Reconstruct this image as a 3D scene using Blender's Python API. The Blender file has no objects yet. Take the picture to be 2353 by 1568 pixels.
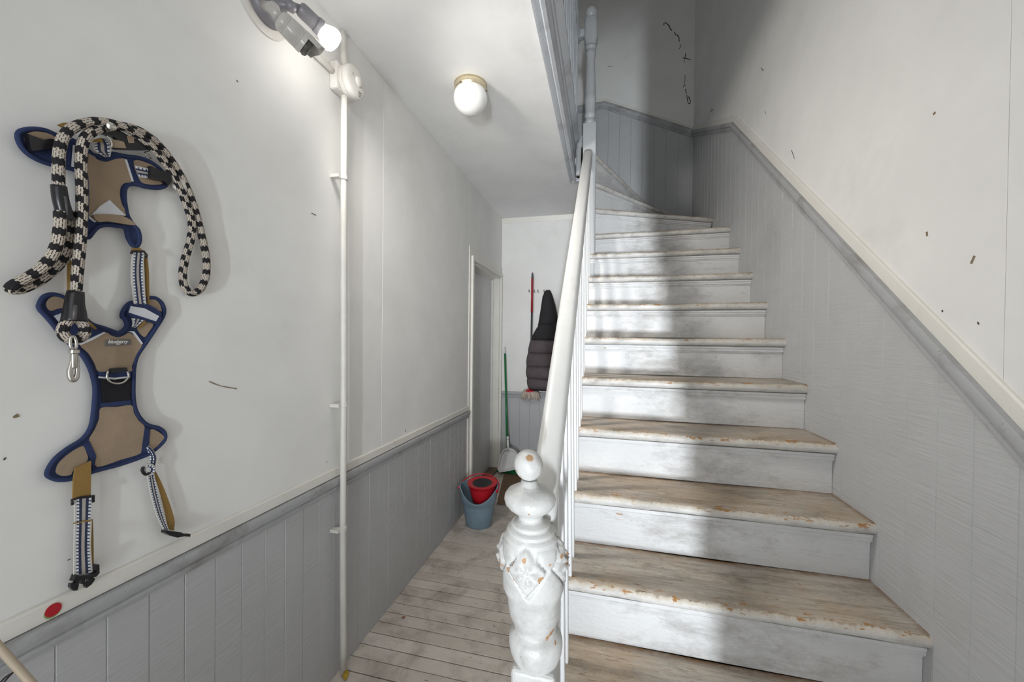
import bpy, bmesh, math, random
from mathutils import Vector, Matrix
random.seed(7)
V = Vector
scene = bpy.context.scene
col = scene.collection

# ------------------------------------------------------------------ camera
FPX, YAW, PITCH, ROLL, EYE = 876.8, .2344, -.0096, .0104, V((0, 0, 1.345))
c, s, cp, sp, cr, sr = math.cos(YAW), math.sin(YAW), math.cos(PITCH), math.sin(PITCH), math.cos(ROLL), math.sin(ROLL)
_r0, FWD, _up = V((c, s, 0)), V((-s*cp, c*cp, sp)), V((s*sp, -c*sp, cp))
RGT, UPV = _r0*cr + _up*sr, _up*cr - _r0*sr
cam = bpy.data.cameras.new('camera')
cam.sensor_width, cam.lens, cam.clip_start = 36.0, 36.0*FPX/2353, .01
camo = bpy.data.objects.new('camera', cam); col.objects.link(camo)
camo.matrix_world = Matrix(((RGT.x, UPV.x, -FWD.x, EYE.x), (RGT.y, UPV.y, -FWD.y, EYE.y), (RGT.z, UPV.z, -FWD.z, EYE.z), (0, 0, 0, 1)))
scene.camera = camo

def ray(u, v): return FWD + RGT*((u-1176.5)/FPX) - UPV*((v-784)/FPX)
def onx(u, v, x): d = ray(u, v); return EYE + d*(x/d.x)
def ony(u, v, y): d = ray(u, v); return EYE + d*(y/d.y)
def onz(u, v, z): d = ray(u, v); return EYE + d*((z-EYE.z)/d.z)

# ------------------------------------------------------------------ world, daylight, exposure
w = bpy.data.worlds.new('overcast_sky'); scene.world = w; w.use_nodes = True
bg = w.node_tree.nodes['Background']
bg.inputs[0].default_value = (.93, .97, 1.0, 1); bg.inputs[1].default_value = .75
def area(name, loc, direction, sx, sy, power, color=(1, 1, 1), portal=False):
    l = bpy.data.lights.new(name, 'AREA'); l.shape = 'RECTANGLE'; l.size, l.size_y = sx, sy
    l.energy = power; l.color = color
    if portal: l.cycles.is_portal = True
    o = bpy.data.objects.new(name, l); col.objects.link(o); o.location = loc
    o.rotation_euler = V(direction).to_track_quat('-Z', 'Y').to_euler()
    return o
area('entrance_daylight', (.27, -3.0, .52), (.02, 1, .22), .075, .45, 6.6, (.88, .94, 1.0)).data.spread = math.radians(48)
area('doorway_portal', (-.229, -.76, 1.2), (0, 1, 0), 1.04, 2.40, 1, portal=True)
area('added_landing_opening_portal', (-1.55, -.62, 4.2), (0, 1, 0), .9, 1.3, 1, portal=True)  # unseen upstairs opening, added to let sky light into the stairwell
scene.view_settings.view_transform = 'Standard'; scene.view_settings.look = 'None'
scene.view_settings.gamma = 1; scene.view_settings.use_curve_mapping = False
scene.view_settings.exposure = 1.16
cy = scene.cycles; cy.diffuse_bounces = 4; cy.glossy_bounces = 2; cy.transmission_bounces = 1; cy.max_bounces = 5; cy.adaptive_threshold = .09; cy.use_light_tree = False

XW, XR, YB, ZC, UF, YF = -1.019, .778, 3.786, 2.555, 2.776, -.6

# ------------------------------------------------------------------ materials
def lin(h):
    f = lambda x: x/12.92 if x <= .04045 else ((x+.055)/1.055)**2.4
    return tuple(f(int(h[i:i+2], 16)/255) for i in (0, 2, 4)) + (1,)
class NT:
    def __init__(self, name):
        self.m = bpy.data.materials.new(name); self.m.use_nodes = True
        self.t = self.m.node_tree; self.b = self.t.nodes['Principled BSDF']
    def n(self, typ, **kw):
        nd = self.t.nodes.new(typ)
        for k, v in kw.items():
            if k.startswith('i_'):
                key = k[2:]; key = int(key) if key.isdigit() else key.replace('_', ' ')
                if hasattr(v, 'is_output') or isinstance(v, bpy.types.NodeSocket): self.t.links.new(v, nd.inputs[key])
                else: nd.inputs[key].default_value = v
            else: setattr(nd, k, v)
        return nd
    def link(self, a, b): self.t.links.new(a, b)
    def pos(self, scale=(1, 1, 1), rot=(0, 0, 0), src='pos'):
        if src == 'pos': o = self.n('ShaderNodeNewGeometry').outputs['Position']
        else: o = self.n('ShaderNodeTexCoord').outputs[{'uv': 'UV', 'obj': 'Object'}[src]]
        mp = self.n('ShaderNodeMapping', i_Vector=o, i_Scale=scale, i_Rotation=rot)
        return mp.outputs[0]
    def noise(self, vec, scale=5, detail=4, rough=.55, dist=0):
        return self.n('ShaderNodeTexNoise', i_Vector=vec, i_Scale=scale, i_Detail=detail, i_Roughness=rough, i_Distortion=dist).outputs['Fac']
    def ramp(self, fac, stops, interp='LINEAR'):
        r = self.n('ShaderNodeValToRGB', i_Fac=fac); r.color_ramp.interpolation = interp
        e = r.color_ramp.elements
        for i, (p, cc) in enumerate(stops):
            el = e[i] if i < 2 else e.new(p)
            el.position = p; el.color = cc if len(cc) == 4 else (*cc, 1)
        return r.outputs[0]
    def step(self, fac, lo, hi): return self.n('ShaderNodeMapRange', i_Value=fac, i_From_Min=lo, i_From_Max=hi).outputs[0]
    def math(self, op, a, b=0.0, clamp=False):
        m = self.n('ShaderNodeMath', operation=op, use_clamp=clamp)
        for i, x in enumerate((a, b)):
            if isinstance(x, (int, float)): m.inputs[i].default_value = x
            else: self.link(x, m.inputs[i])
        return m.outputs[0]
    def mix(self, fac, a, b, blend='MIX'):
        m = self.n('ShaderNodeMix', data_type='RGBA', blend_type=blend)
        for k, x in ((0, fac), (6, a), (7, b)):
            if isinstance(x, (int, float, tuple)): m.inputs[k].default_value = x
            else: self.link(x, m.inputs[k])
        return m.outputs[2]
    def color(self, sock): self.link(sock, self.b.inputs['Base Color']) if not isinstance(sock, tuple) else setattr(self.b.inputs['Base Color'], 'default_value', sock)
    def bump(self, h, strength=.3, dist=.002):
        b = self.n('ShaderNodeBump', i_Height=h, i_Strength=strength, i_Distance=dist)
        self.link(b.outputs[0], self.b.inputs['Normal'])
    def rough(self, x, metal=0.0, spec=None):
        self.b.inputs['Roughness'].default_value = x; self.b.inputs['Metallic'].default_value = metal
        if spec is not None: self.b.inputs['Specular IOR Level'].default_value = spec
W1 = (1, 1, 1, 1); K0 = (0, 0, 0, 1)

def plain(name, hexc, rough=.5, metal=0.0, var=.06, scale=30, bump=0.0, spec=None):
    t = NT(name); a = lin(hexc); t.rough(rough, metal, spec)
    nz = t.noise(t.pos(), scale, 3)
    lo = tuple(x*(1-var) for x in a[:3]) + (1,); hi = tuple(min(1, x*(1+var)) for x in a[:3]) + (1,)
    t.color(t.ramp(nz, [(.3, lo), (.7, hi)]))
    if bump: t.bump(nz, bump, .002)
    return t.m

def painted(name, hexc, dirt='8d8377', dirt_amt=.25, dirt_lo=.58, dirt_scale=2.2, rough=.5, grain=(1, 1, 1), grain_scale=40, bump=.25, specks=.0, chip=None, rot=(0, 0, 0), spots=()):
    """old oil paint: uneven tone, smudges, brush/board relief, dark specks, chips down to wood"""
    t = NT(name); t.rough(rough)
    p = t.pos()
    base = lin(hexc)
    tone = t.noise(p, 3.5, 3, .6)
    cc = t.ramp(tone, [(.25, tuple(x*.94 for x in base[:3])), (.75, tuple(min(1, x*1.04) for x in base[:3]))])
    sm = t.step(t.noise(p, dirt_scale, 5, .65, .4), dirt_lo, dirt_lo+.22)
    cc = t.mix(t.math('MULTIPLY', sm, dirt_amt), cc, lin(dirt))
    if specks:
        sk = t.step(t.noise(t.pos((1, 1, 1.3)), 120, 3, .6), .745-specks, .775-specks)
        cc = t.mix(t.math('MULTIPLY', sk, .75), cc, lin('55504a'))
    if chip:
        ch = t.step(t.math('ADD', t.math('MULTIPLY', t.noise(p, chip[0], 2, .5), .7), t.math('MULTIPLY', t.noise(p, chip[0]*6, 3, .6), .3)), chip[1], chip[1]+.015)
        cc = t.mix(ch, cc, lin(chip[2]))
    for (q_, r_, hx) in spots:
        dd = t.n('ShaderNodeVectorMath', operation='DISTANCE', i_0=p, i_1=tuple(q_)).outputs['Value']
        dd = t.math('ADD', dd, t.math('MULTIPLY', t.math('SUBTRACT', t.noise(p, 130, 4, .7), .5), r_*1.9))
        cc = t.mix(t.step(dd, r_, r_*.93), cc, lin(hx))
    t.color(cc)
    g = t.noise(t.pos(grain, rot), grain_scale, 3, .6)
    t.bump(g, bump, .003)
    return t.m

M = {}
M['wall'] = painted('white_wall_paint', 'efeeeb', dirt='a7a196', dirt_amt=.22, dirt_lo=.6, dirt_scale=1.7, rough=.6, grain_scale=26, bump=.12)
M['ceil'] = painted('white_ceiling_paint', 'f0f0ef', dirt='c9c7c2', dirt_amt=.3, rough=.7, grain_scale=22, bump=.22)
M['wains'] = painted('grey_panel_paint', 'bdbebf', dirt='77746f', dirt_amt=.28, dirt_lo=.6, dirt_scale=2.6, rough=.45, grain=(1.0, .32, 4.2), grain_scale=24, bump=.95, specks=.02, rot=(.12, 0, 0))
M['grail'] = painted('grey_rail_paint', 'b0b1b3', dirt='6f6860', dirt_amt=.6, dirt_lo=.5, dirt_scale=7, rough=.42, grain_scale=60, bump=.35, specks=.04)
M['wtrim'] = painted('white_trim_paint', 'eae7df', dirt='b79f82', dirt_amt=.35, dirt_lo=.6, dirt_scale=9, rough=.4, grain_scale=30, bump=.15)
M['ltrim'] = painted('blue_grey_trim_paint', 'cbced3', dirt='77736e', dirt_amt=.45, dirt_lo=.52, dirt_scale=6, rough=.32, grain_scale=90, bump=.55, specks=.01)
M['post'] = painted('pale_grey_post_paint', 'bfc1c2', dirt='8f8f8d', dirt_amt=.25, rough=.35, grain_scale=50, bump=.12, specks=.0)
M['hrail'] = painted('white_handrail_paint', 'cfcecb', dirt='8f8a82', dirt_amt=.4, dirt_lo=.56, dirt_scale=3.2, rough=.36, grain_scale=30, bump=.15, specks=.015)
M['bal'] = painted('white_baluster_paint', 'e6e7e8', dirt='a09d98', dirt_amt=.2, rough=.4, grain_scale=30, bump=.1)
M['newel'] = painted('chipped_white_newel_paint', 'c9c8c5', dirt='7d7b76', dirt_amt=.5, dirt_lo=.5, dirt_scale=13, rough=.42, grain_scale=55, bump=.5, specks=.035, chip=(19, .64, 'a9835f'), spots=[(ony(1217, 1051, .697), .0088, 'a2805f'), (ony(1228, 1047, .70), .006, '8f6c4c'), (ony(1206, 1287, .662), .0062, 'b89473'), (ony(1244, 1334, .664), .0066, 'b08a66'), (ony(1182, 1298, .668), .0052, '9c7a5a'), (ony(1152, 1292, .70), .008, 'b98f68'), (ony(1272, 1300, .675), .0075, 'b98f68'), (ony(1276, 1325, .675), .006, 'a57d58'), (ony(1168, 1310, .675), .0042, 'a57d58')])
M['door'] = painted('white_door_paint', 'dcdcdc', dirt='98948e', dirt_amt=.35, dirt_lo=.6, rough=.4, bump=.08)

def mk_riser():
    t = NT('scuffed_riser_paint'); t.rough(.42); p = t.pos()
    cc = t.ramp(t.noise(p, 4, 5), [(.3, lin('d9d9d9')), (.7, lin('e6e6e6'))])
    sx = t.n('ShaderNodeSeparateXYZ', i_Vector=p).outputs['X']
    foot = t.math('POWER', 2.718, t.math('MULTIPLY', t.math('POWER', t.math('ABSOLUTE', t.math('SUBTRACT', sx, .34)), 2.0), -16.0))
    a = t.step(t.math('ADD', t.noise(t.pos((1.0, 1, 2.2)), 5.5, 6, .75, .15), t.math('MULTIPLY', foot, .2)), .60, .84)
    cc = t.mix(t.math('MULTIPLY', a, .5), cc, lin('786f64'))
    b = t.step(t.noise(t.pos((2.2, 1, 14)), 9, 6, .7), .62, .68)
    cc = t.mix(t.math('MULTIPLY', t.math('MULTIPLY', b, a), .7), cc, lin('6a625a'))
    ch = t.step(t.noise(t.pos((1, 1, 3)), 14, 3, .5), .76, .775)
    cc = t.mix(ch, cc, lin('b9977a'))
    t.color(cc)
    t.bump(t.math('ADD', t.noise(t.pos((1.2, 1, 9)), 12, 6, .7), t.noise(p, 75, 3)), .6, .004)
    return t.m
M['riser'] = mk_riser()

def mk_tread():
    t = NT('worn_tread_wood'); t.rough(.55)
    uv = t.n('ShaderNodeTexCoord').outputs['UV']
    sep = t.n('ShaderNodeSeparateXYZ', i_Vector=uv)
    p = t.pos()
    paint = t.ramp(t.noise(p, 6, 4), [(.3, lin('d6d4d0')), (.7, lin('e0deda'))])
    paint = t.mix(t.math('MULTIPLY', t.step(t.noise(t.pos((1, 2, 2)), 11, 9, .75), .47, .66), .5), paint, lin('8f8880'))
    streak = t.noise(t.pos((2.0, 26, 26)), 3.0, 9, .72, .3)
    wood = t.ramp(streak, [(.28, lin('857c72')), (.44, lin('ada498')), (.58, lin('c1b8ab')), (.74, lin('d6cfc4'))])
    cloud = t.step(t.noise(p, 3.0, 6, .65), .46, .62)
    wood = t.mix(t.math('MULTIPLY', cloud, .42), wood, lin('bd9d74'))
    grime = t.step(t.noise(t.pos((1, 1.8, 1)), 6, 9, .75), .5, .68)
    wood = t.mix(t.math('MULTIPLY', grime, .6), wood, lin('6d655e'))
    crack = t.step(t.noise(t.pos((4, 46, 46)), 3.0, 6, .65, .8), .63, .67)
    wood = t.mix(t.math('MULTIPLY', crack, .85), wood, lin('6a4a2c'))
    pale = t.step(t.noise(t.pos((1, 3, 1)), 16, 6, .7), .60, .66)
    wood = t.mix(t.math('MULTIPLY', pale, .45), wood, lin('d9d1c5'))
    fleck = t.step(t.noise(t.pos((13, 62, 62)), 2.6, 4, .6, .5), .615, .65)
    wood = t.mix(t.math('MULTIPLY', fleck, .6), wood, lin('8a6540'))
    corner = t.math('MAXIMUM', t.step(sep.outputs['Y'], .262, .296), t.step(t.n('ShaderNodeSeparateXYZ', i_Vector=p).outputs['X'], .755, .776))
    wood = t.mix(t.math('MULTIPLY', corner, t.step(t.noise(p, 20, 6, .7), .25, .6)), wood, lin('7d5a36'))
    # paint survives along the rounded front edge, flaking backwards
    edge = t.math('ADD', sep.outputs['Y'], t.math('MULTIPLY', t.math('SUBTRACT', t.noise(t.pos((2.2, 1, 1)), 20, 7, .78), .5), .034))
    worn = t.step(edge, .0045, .0065)
    flake = t.step(t.noise(t.pos((1.0, 2.4, 2.4)), 24, 6, .68), .58, .60)
    near = t.math('MULTIPLY', t.math('MULTIPLY', t.step(sep.outputs['Y'], -.008, .002), t.step(sep.outputs['Y'], .045, .02)), flake)
    paint = t.mix(t.math('MULTIPLY', t.step(edge, -.006, .003), .65), paint, lin('c9bba6'))
    cc = t.mix(worn, paint, wood)
    cc = t.mix(near, cc, lin('a97b48'))
    t.color(cc)
    t.bump(t.math('ADD', streak, t.math('MULTIPLY', worn, -.12)), .35, .003)
    return t.m
M['tread'] = mk_tread()

def mk_plank():
    t = NT('worn_floor_paint'); t.rough(.5); p = t.pos()
    rnd = t.n('ShaderNodeObjectInfo').outputs['Random']
    cc = t.ramp(t.noise(t.pos((1, 3, 1)), 5, 6, .65), [(.3, lin('c6bdb2')), (.7, lin('d8d1c8'))])
    cc = t.mix(t.math('MULTIPLY', rnd, .25), cc, lin('a2968a'))
    a = t.step(t.noise(p, 7, 6, .72, .4), .48, .68)
    cc = t.mix(t.math('MULTIPLY', a, .6), cc, lin('80746a'))
    b = t.step(t.noise(t.pos((1, 1.6, 1)), 30, 5, .7), .64, .67)
    cc = t.mix(t.math('MULTIPLY', b, .8), cc, lin('5b4c40'))
    d = t.step(t.noise(t.pos((4, 1, 1)), 5, 4, .6, 1.2), .7, .73)
    cc = t.mix(t.math('MULTIPLY', d, .4), cc, lin('d8d2ca'))
    t.color(cc); t.bump(t.noise(t.pos((2, 18, 1)), 8, 6, .65), .3, .002)
    return t.m
M['plank'] = mk_plank()
M['gap'] = plain('dark_floor_gap', '4a423b', .9)

def mk_rope():
    t = NT('checked_rope_braid'); t.rough(.85)
    uv = t.n('ShaderNodeTexCoord').outputs['UV']
    sep = t.n('ShaderNodeSeparateXYZ', i_Vector=uv)
    U, L = sep.outputs['X'], sep.outputs['Y']
    # strands: 14 columns round the rope, each shifted; every ~5 cm a black block, the rest cream with dark dashes
    colu = t.math('FLOOR', t.math('MULTIPLY', U, 14.0))
    odd = t.math('MODULO', colu, 2.0)
    half = t.math('FLOOR', t.math('MULTIPLY', U, 2.0))
    l1 = t.math('ADD', t.math('MULTIPLY', L, 33.0), t.math('ADD', t.math('MULTIPLY', half, .5), t.math('MULTIPLY', odd, .07)))
    blk = t.step(t.math('FRACT', l1), .57, .58)
    fr = t.math('FRACT', t.math('MULTIPLY', U, 14.0))
    line = t.math('LESS_THAN', fr, .26)
    dash = t.step(t.math('FRACT', t.math('ADD', t.math('MULTIPLY', L, 120.0), t.math('MULTIPLY', odd, .5))), .28, .3)
    cream = t.mix(t.n('ShaderNodeTexWhiteNoise', noise_dimensions='1D', i_W=colu).outputs['Value'], lin('d0c6b9'), lin('b8ab9d'))
    cc = t.mix(t.math('MULTIPLY', line, dash), cream, lin('1d1a1c'))
    cc = t.mix(blk, cc, lin('1a181c'))
    t.color(cc)
    t.bump(t.math('ADD', t.math('SINE', t.math('MULTIPLY', U, 88.0)), t.math('SINE', t.math('MULTIPLY', L, 760.0))), .35, .0012)
    return t.m
M['rope'] = mk_rope()

def mk_web(name):
    t = NT(name); t.rough(.7)
    uv = t.n('ShaderNodeTexCoord').outputs['UV']
    sep = t.n('ShaderNodeSeparateXYZ', i_Vector=uv)
    U, L = sep.outputs['X'], sep.outputs['Y']
    navy, cream, grey = lin('2b3350'), lin('cfcbc5'), lin('b5aea6')
    cc = t.ramp(U, [(0, cream), (.1, lin('e6eaec')), (.24, navy), (.4, grey), (.6, navy), (.76, lin('e6eaec')), (.9, cream)], 'CONSTANT')
    edge = t.math('ADD', t.math('MULTIPLY', t.math('GREATER_THAN', U, .1), t.math('LESS_THAN', U, .24)), t.math('MULTIPLY', t.math('GREATER_THAN', U, .76), t.math('LESS_THAN', U, .9)))
    dash = t.math('GREATER_THAN', t.math('FRACT', t.math('MULTIPLY', L, 150.0)), .62)
    cc = t.mix(t.math('MULTIPLY', edge, dash), cc, lin('3a4668'))
    t.color(cc); t.bump(t.math('SINE', t.math('MULTIPLY', L, 2200.0)), .2, .0006)
    return t.m
M['web'] = mk_web('striped_webbing')
def fabric(name, h, var=.1):
    t = NT(name); t.rough(.85); a = lin(h)
    p = t.pos()
    cc = t.ramp(t.noise(p, 18, 5, .6), [(.3, tuple(x*(1-var) for x in a[:3])), (.7, tuple(x*(1+var) for x in a[:3]))])
    t.color(cc)
    t.bump(t.math('ADD', t.noise(t.pos((1, 1, .6), (.5, 0, 0)), 14, 3, .5, .6), t.math('MULTIPLY', t.noise(p, 420, 2), .15)), .55, .006)
    return t.m
M['tan'] = fabric('tan_canvas', '9d8973')
M['tanstrap'] = fabric('tan_strap_webbing', '94753f', .08)
M['navy'] = fabric('navy_binding', '27345a', .15)
M['mesh'] = fabric('black_mesh_cloth', '141318', .2)
M['reflect'] = plain('white_reflective_tape', 'd8d9de', .35)
M['blackplastic'] = plain('black_plastic', '1c1b1f', .28, var=.1)
M['chrome'] = plain('nickel_plated_metal', 'cbc7c0', .22, 1.0)
M['labelgrey'] = plain('grey_label_cloth', '6e6a68', .7)
M['labeltext'] = plain('white_label_print', 'eceae6', .6)
M['pipe'] = plain('white_conduit_paint', 'd9d6cf', .4, var=.05, scale=12)
M['alarm'] = plain('white_alarm_plastic', 'ebe8e2', .38, var=.03)
M['slot'] = plain('dark_slot', '55534f', .8)
M['lampgrey'] = plain('silver_grey_lamp_paint', 'bdb9b4', .36, .15, var=.06)
M['lampdark'] = plain('dark_grey_lamp_paint', '828085', .4, .15, var=.06)
M['lampblack'] = plain('dark_grey_lens', '4a4742', .3)  # dark grey of the sensor lens
M['brass'] = plain('brushed_brass', 'ddd0b2', .3, .85)
M['opal'] = plain('opal_white_glass', 'ececea', .12, var=.01, spec=.6)
M['red'] = plain('red_plastic', 'c01f2c', .3, var=.06)
M['bucketgrey'] = plain('blue_grey_plastic', '7c93a3', .34, var=.05, scale=9)
M['green'] = plain('green_coated_steel', '1f7a45', .32, var=.06)
M['whiteplastic'] = plain('white_dustpan_plastic', 'e4e4e4', .4, var=.05)
M['mopred'] = plain('red_handle_plastic', 'a8323a', .35)
M['mopgrey'] = plain('dark_grey_steel', '5d5a5c', .35, .3)
M['string'] = plain('dirty_cotton_string', 'c9baad', .95, var=.22, scale=60)
M['jacketblack'] = fabric('black_jacket_cloth', '29272a', .15)
M['jacketgrey'] = fabric('charcoal_quilted_nylon', '5b5255', .12)
M['hook'] = plain('dull_steel_hook', '9a9894', .35, .8)
def mk_mat():
    t = NT('brown_coir'); t.rough(.95)
    cc = t.ramp(t.noise(t.pos(), 60, 5, .7), [(.3, lin('5f4a36')), (.7, lin('8c735a'))])
    t.color(cc); t.bump(t.noise(t.pos(), 180, 3, .7), .9, .006); return t.m
M['coir'] = mk_mat()
M['oak'] = painted('worn_threshold_wood', '7a6756', dirt='4c4038', dirt_amt=.6, dirt_lo=.45, dirt_scale=8, grain=(10, 1, 1), grain_scale=8, bump=.4)
M['stickred'] = plain('red_sticker_print', 'b91c2c', .45, var=.04)
M['stickgreen'] = plain('pale_green_sticker_rim', '8fae6c', .5)
M['polewood'] = painted('pale_turned_wood', 'b8a893', dirt='7c6a58', dirt_amt=.4, grain=(1, 1, .2), grain_scale=60, bump=.2)
M['mark'] = plain('dark_scuff', '4b4641', .9)
M['markbrown'] = plain('brown_scuff', '8a7a63', .9)
M['leaf'] = plain('yellow_leaf', 'b79a2c', .7, var=.25, scale=80)
M['leafbrown'] = plain('rust_leaf', '8a5430', .8, var=.25, scale=80)
def emis(name, rgb, strength):
    t = NT(name); t.b.inputs['Emission Color'].default_value = (*rgb, 1); t.b.inputs['Emission Strength'].default_value = strength
    t.b.inputs['Base Color'].default_value = (.9, .9, .9, 1); return t.m
M['bulb'] = emis('glowing_lamp_glass', (1.0, .96, .90), 17)
M['bulbside'] = emis('lamp_side_glass', (1.0, .96, .90), 6)

# ------------------------------------------------------------------ mesh helpers
WL = {}
class MB:
    def __init__(self): self.v, self.f, self.uv = [], [], []
    def add(self, verts, faces, uvs=None):
        o = len(self.v); self.v += [V(p) for p in verts]
        self.f += [tuple(i+o for i in f) for f in faces]
        self.uv += uvs if uvs else [None]*len(faces)
        return self
    def box(self, x0, x1, y0, y1, z0, z1):
        p = [(x, y, z) for z in (z0, z1) for y in (y0, y1) for x in (x0, x1)]
        return self.add(p, [(0, 2, 3, 1), (4, 5, 7, 6), (0, 1, 5, 4), (2, 6, 7, 3), (0, 4, 6, 2), (1, 3, 7, 5)])
    def loft(self, rings, closed=True, caps=True, uvs=None, loop=False):
        n = len(rings[0]); o = len(self.v); self.v += [V(p) for r in rings for p in r]
        m = len(rings)
        for i in range(m if loop else m-1):
            i2 = (i+1) % m
            for j in range(n if closed else n-1):
                j2 = (j+1) % n
                self.f.append((o+i*n+j, o+i*n+j2, o+i2*n+j2, o+i2*n+j))
                if uvs:
                    ua, ub = uvs[0][j], uvs[0][j+1]; va, vb = uvs[1][i], uvs[1][i+1]
                    self.uv.append(((ua, va), (ub, va), (ub, vb), (ua, vb)))
                else: self.uv.append(None)
        if caps and not loop:
            self.f += [tuple(o+j for j in range(n))[::-1], tuple(o+(m-1)*n+j for j in range(n))]; self.uv += [None, None]
        return self
    def prism(self, poly, off):
        off = V(off); a = [V(p) for p in poly]; b = [p+off for p in a]; n = len(a)
        return self.add(a+b, [tuple(range(n))[::-1], tuple(range(n, 2*n))] + [(i, (i+1) % n, n+(i+1) % n, n+i) for i in range(n)])
    def lathe(self, prof, center=(0, 0, 0), axis='z', n=32, caps=True, relief=None):
        cx = V(center); rings = []
        ax = {'z': V((0, 0, 1)), 'x': V((1, 0, 0)), 'y': V((0, 1, 0))}[axis] if isinstance(axis, str) else V(axis).normalized()
        e1 = ax.orthogonal().normalized() if axis != 'z' else V((1, 0, 0)); e2 = ax.cross(e1)
        for r, h in prof:
            ring = []
            for k in range(n):
                a = 2*math.pi*k/n; rr = r + (relief(a, h, r) if relief else 0)
                ring.append(cx + ax*h + (e1*math.cos(a)+e2*math.sin(a))*max(rr, 1e-4))
            rings.append(ring)
        return self.loft(rings, True, caps)
    def tube(self, path, r, n=10, caps=True, squash=None, loop=False):
        P = [V(p) for p in path]; m = len(P); rings = []; L = [0.0]
        T = []
        for i in range(m):
            a = P[(i-1) % m] if (loop or i > 0) else P[i]; b = P[(i+1) % m] if (loop or i < m-1) else P[i]
            T.append((b-a).normalized())
        up = T[0].orthogonal().normalized() if squash is None else V(squash)
        for i in range(m):
            t = T[i]; up = (up - t*up.dot(t)).normalized(); side = t.cross(up)
            rr = r[i] if isinstance(r, (list, tuple)) else r
            rings.append([P[i] + (up*math.cos(2*math.pi*k/n)+side*math.sin(2*math.pi*k/n))*rr for k in range(n)])
            if i: L.append(L[-1] + (P[i]-P[i-1]).length)
        if loop: L.append(L[-1] + (P[0]-P[-1]).length)
        return self.loft(rings, True, caps, uvs=([k/n for k in range(n+1)], L), loop=loop)
    def ribbon(self, A, B, nrm, th):
        """flat strap between the two edge polylines A and B"""
        nrm = V(nrm).normalized()*th; L = [0.0]
        for i in range(1, len(A)): L.append(L[-1]+((V(A[i])+V(B[i]))/2-(V(A[i-1])+V(B[i-1]))/2).length)
        rings = [[V(a), V(a)+nrm, V(b)+nrm, V(b)] for a, b in zip(A, B)]
        return self.loft(rings, True, True, uvs=([0, 0, 1, 1, 0], L))
    def build(self, name, mat, parent=None, smooth=False, bevel=0, origin=None, seg=2, flipfix=True):
        me = bpy.data.meshes.new(name)
        if origin is None:
            xs, ys, zs = zip(*[(p.x, p.y, p.z) for p in self.v])
            origin = V(((min(xs)+max(xs))/2, (min(ys)+max(ys))/2, min(zs)))
        origin = V(origin)
        me.from_pydata([p-origin for p in self.v], [], self.f)
        if any(u for u in self.uv):
            ul = me.uv_layers.new(name='UVMap'); k = 0
            for f, u in zip(self.f, self.uv):
                for j in range(len(f)):
                    if u: ul.data[k].uv = u[j]
                    k += 1
        if flipfix:
            bm = bmesh.new(); bm.from_mesh(me); bmesh.ops.recalc_face_normals(bm, faces=bm.faces); bm.to_mesh(me); bm.free()
        me.materials.append(M[mat] if isinstance(mat, str) else mat)
        if smooth:
            for p in me.polygons: p.use_smooth = True
            if smooth != 'all':
                me.set_sharp_from_angle(angle=math.radians(42))
        o = bpy.data.objects.new(name, me); col.objects.link(o)
        if bevel:
            b = o.modifiers.new('bevel', 'BEVEL'); b.width = bevel; b.segments = seg; b.limit_method = 'ANGLE'; b.angle_limit = math.radians(40)
        place(o, origin, parent)
        return o
def place(o, world, parent=None):
    o.location = V(world) - (WL[parent.name] if parent else V((0, 0, 0)))
    if parent: o.parent = parent
    WL[o.name] = V(world)
def tag(o, label, cat, group=None, kind=None):
    o['label'] = label; o['category'] = cat
    if group: o['group'] = group
    if kind: o['kind'] = kind
    return o
def thing(name, loc, label, cat, group=None, kind=None):
    o = bpy.data.objects.new(name, None); col.objects.link(o); o.empty_display_size = .1
    place(o, loc); return tag(o, label, cat, group, kind)
def dup(src, world, parent=None):
    o = src.copy(); col.objects.link(o); place(o, world, parent); return o
def crom(P, n=6, closed=False):
    """Catmull-Rom through the points"""
    P = [V(p) for p in P]; m = len(P); out = []
    for i in range(m if closed else m-1):
        p0 = P[(i-1) % m] if closed or i > 0 else P[0]*2-P[1]; p1 = P[i]; p2 = P[(i+1) % m]
        p3 = P[(i+2) % m] if closed or i+2 < m else P[-1]*2-P[-2]
        for k in range(n):
            t = k/n
            out.append(((p1*2) + (p2-p0)*t + (p0*2-p1*5+p2*4-p3)*t*t + (p1*3-p0-p2*3+p3)*t**3)*.5)
    if not closed: out.append(P[-1])
    return out
def sweep(mb, prof, path, nrm, up=(0, 0, 1)):
    """moulding: profile (out, height) carried along a polyline lying on a wall with outward normal nrm; mitred, height measured square to the run"""
    P = [V(p) for p in path]; nrm = V(nrm); rings = []
    for i, p in enumerate(P):
        ds = []
        if i > 0: ds.append((P[i]-P[i-1]).normalized())
        if i < len(P)-1: ds.append((P[i+1]-P[i]).normalized())
        perp = [d.cross(nrm) for d in ds]
        perp = [q if q.dot(V(up)) > 0 else -q for q in perp]
        m = sum(perp, V((0, 0, 0))).normalized(); k = 1/max(.3, m.dot(perp[0]))
        rings.append([p + nrm*a + m*(b*k) for a, b in prof])
    return mb.loft(rings, True, True)
exec_marks = []
def mark(parent, pts, width, nrm, mat='mark'):
    """a scuff or scribble lying on a wall: a thin raised stroke"""
    P = [V(p) + V(nrm)*.0004 for p in pts]
    mb = MB(); n = V(nrm); A, B = [], []
    for i, p in enumerate(P):
        d = (P[min(i+1, len(P)-1)] - P[max(i-1, 0)]).normalized(); sd = d.cross(n)*width/2*random.uniform(.6, 1.2)
        A.append(p-sd); B.append(p+sd)
    mb.ribbon(A, B, nrm, .0006)
    return mb.build('scuff_mark', mat, parent)

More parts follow.
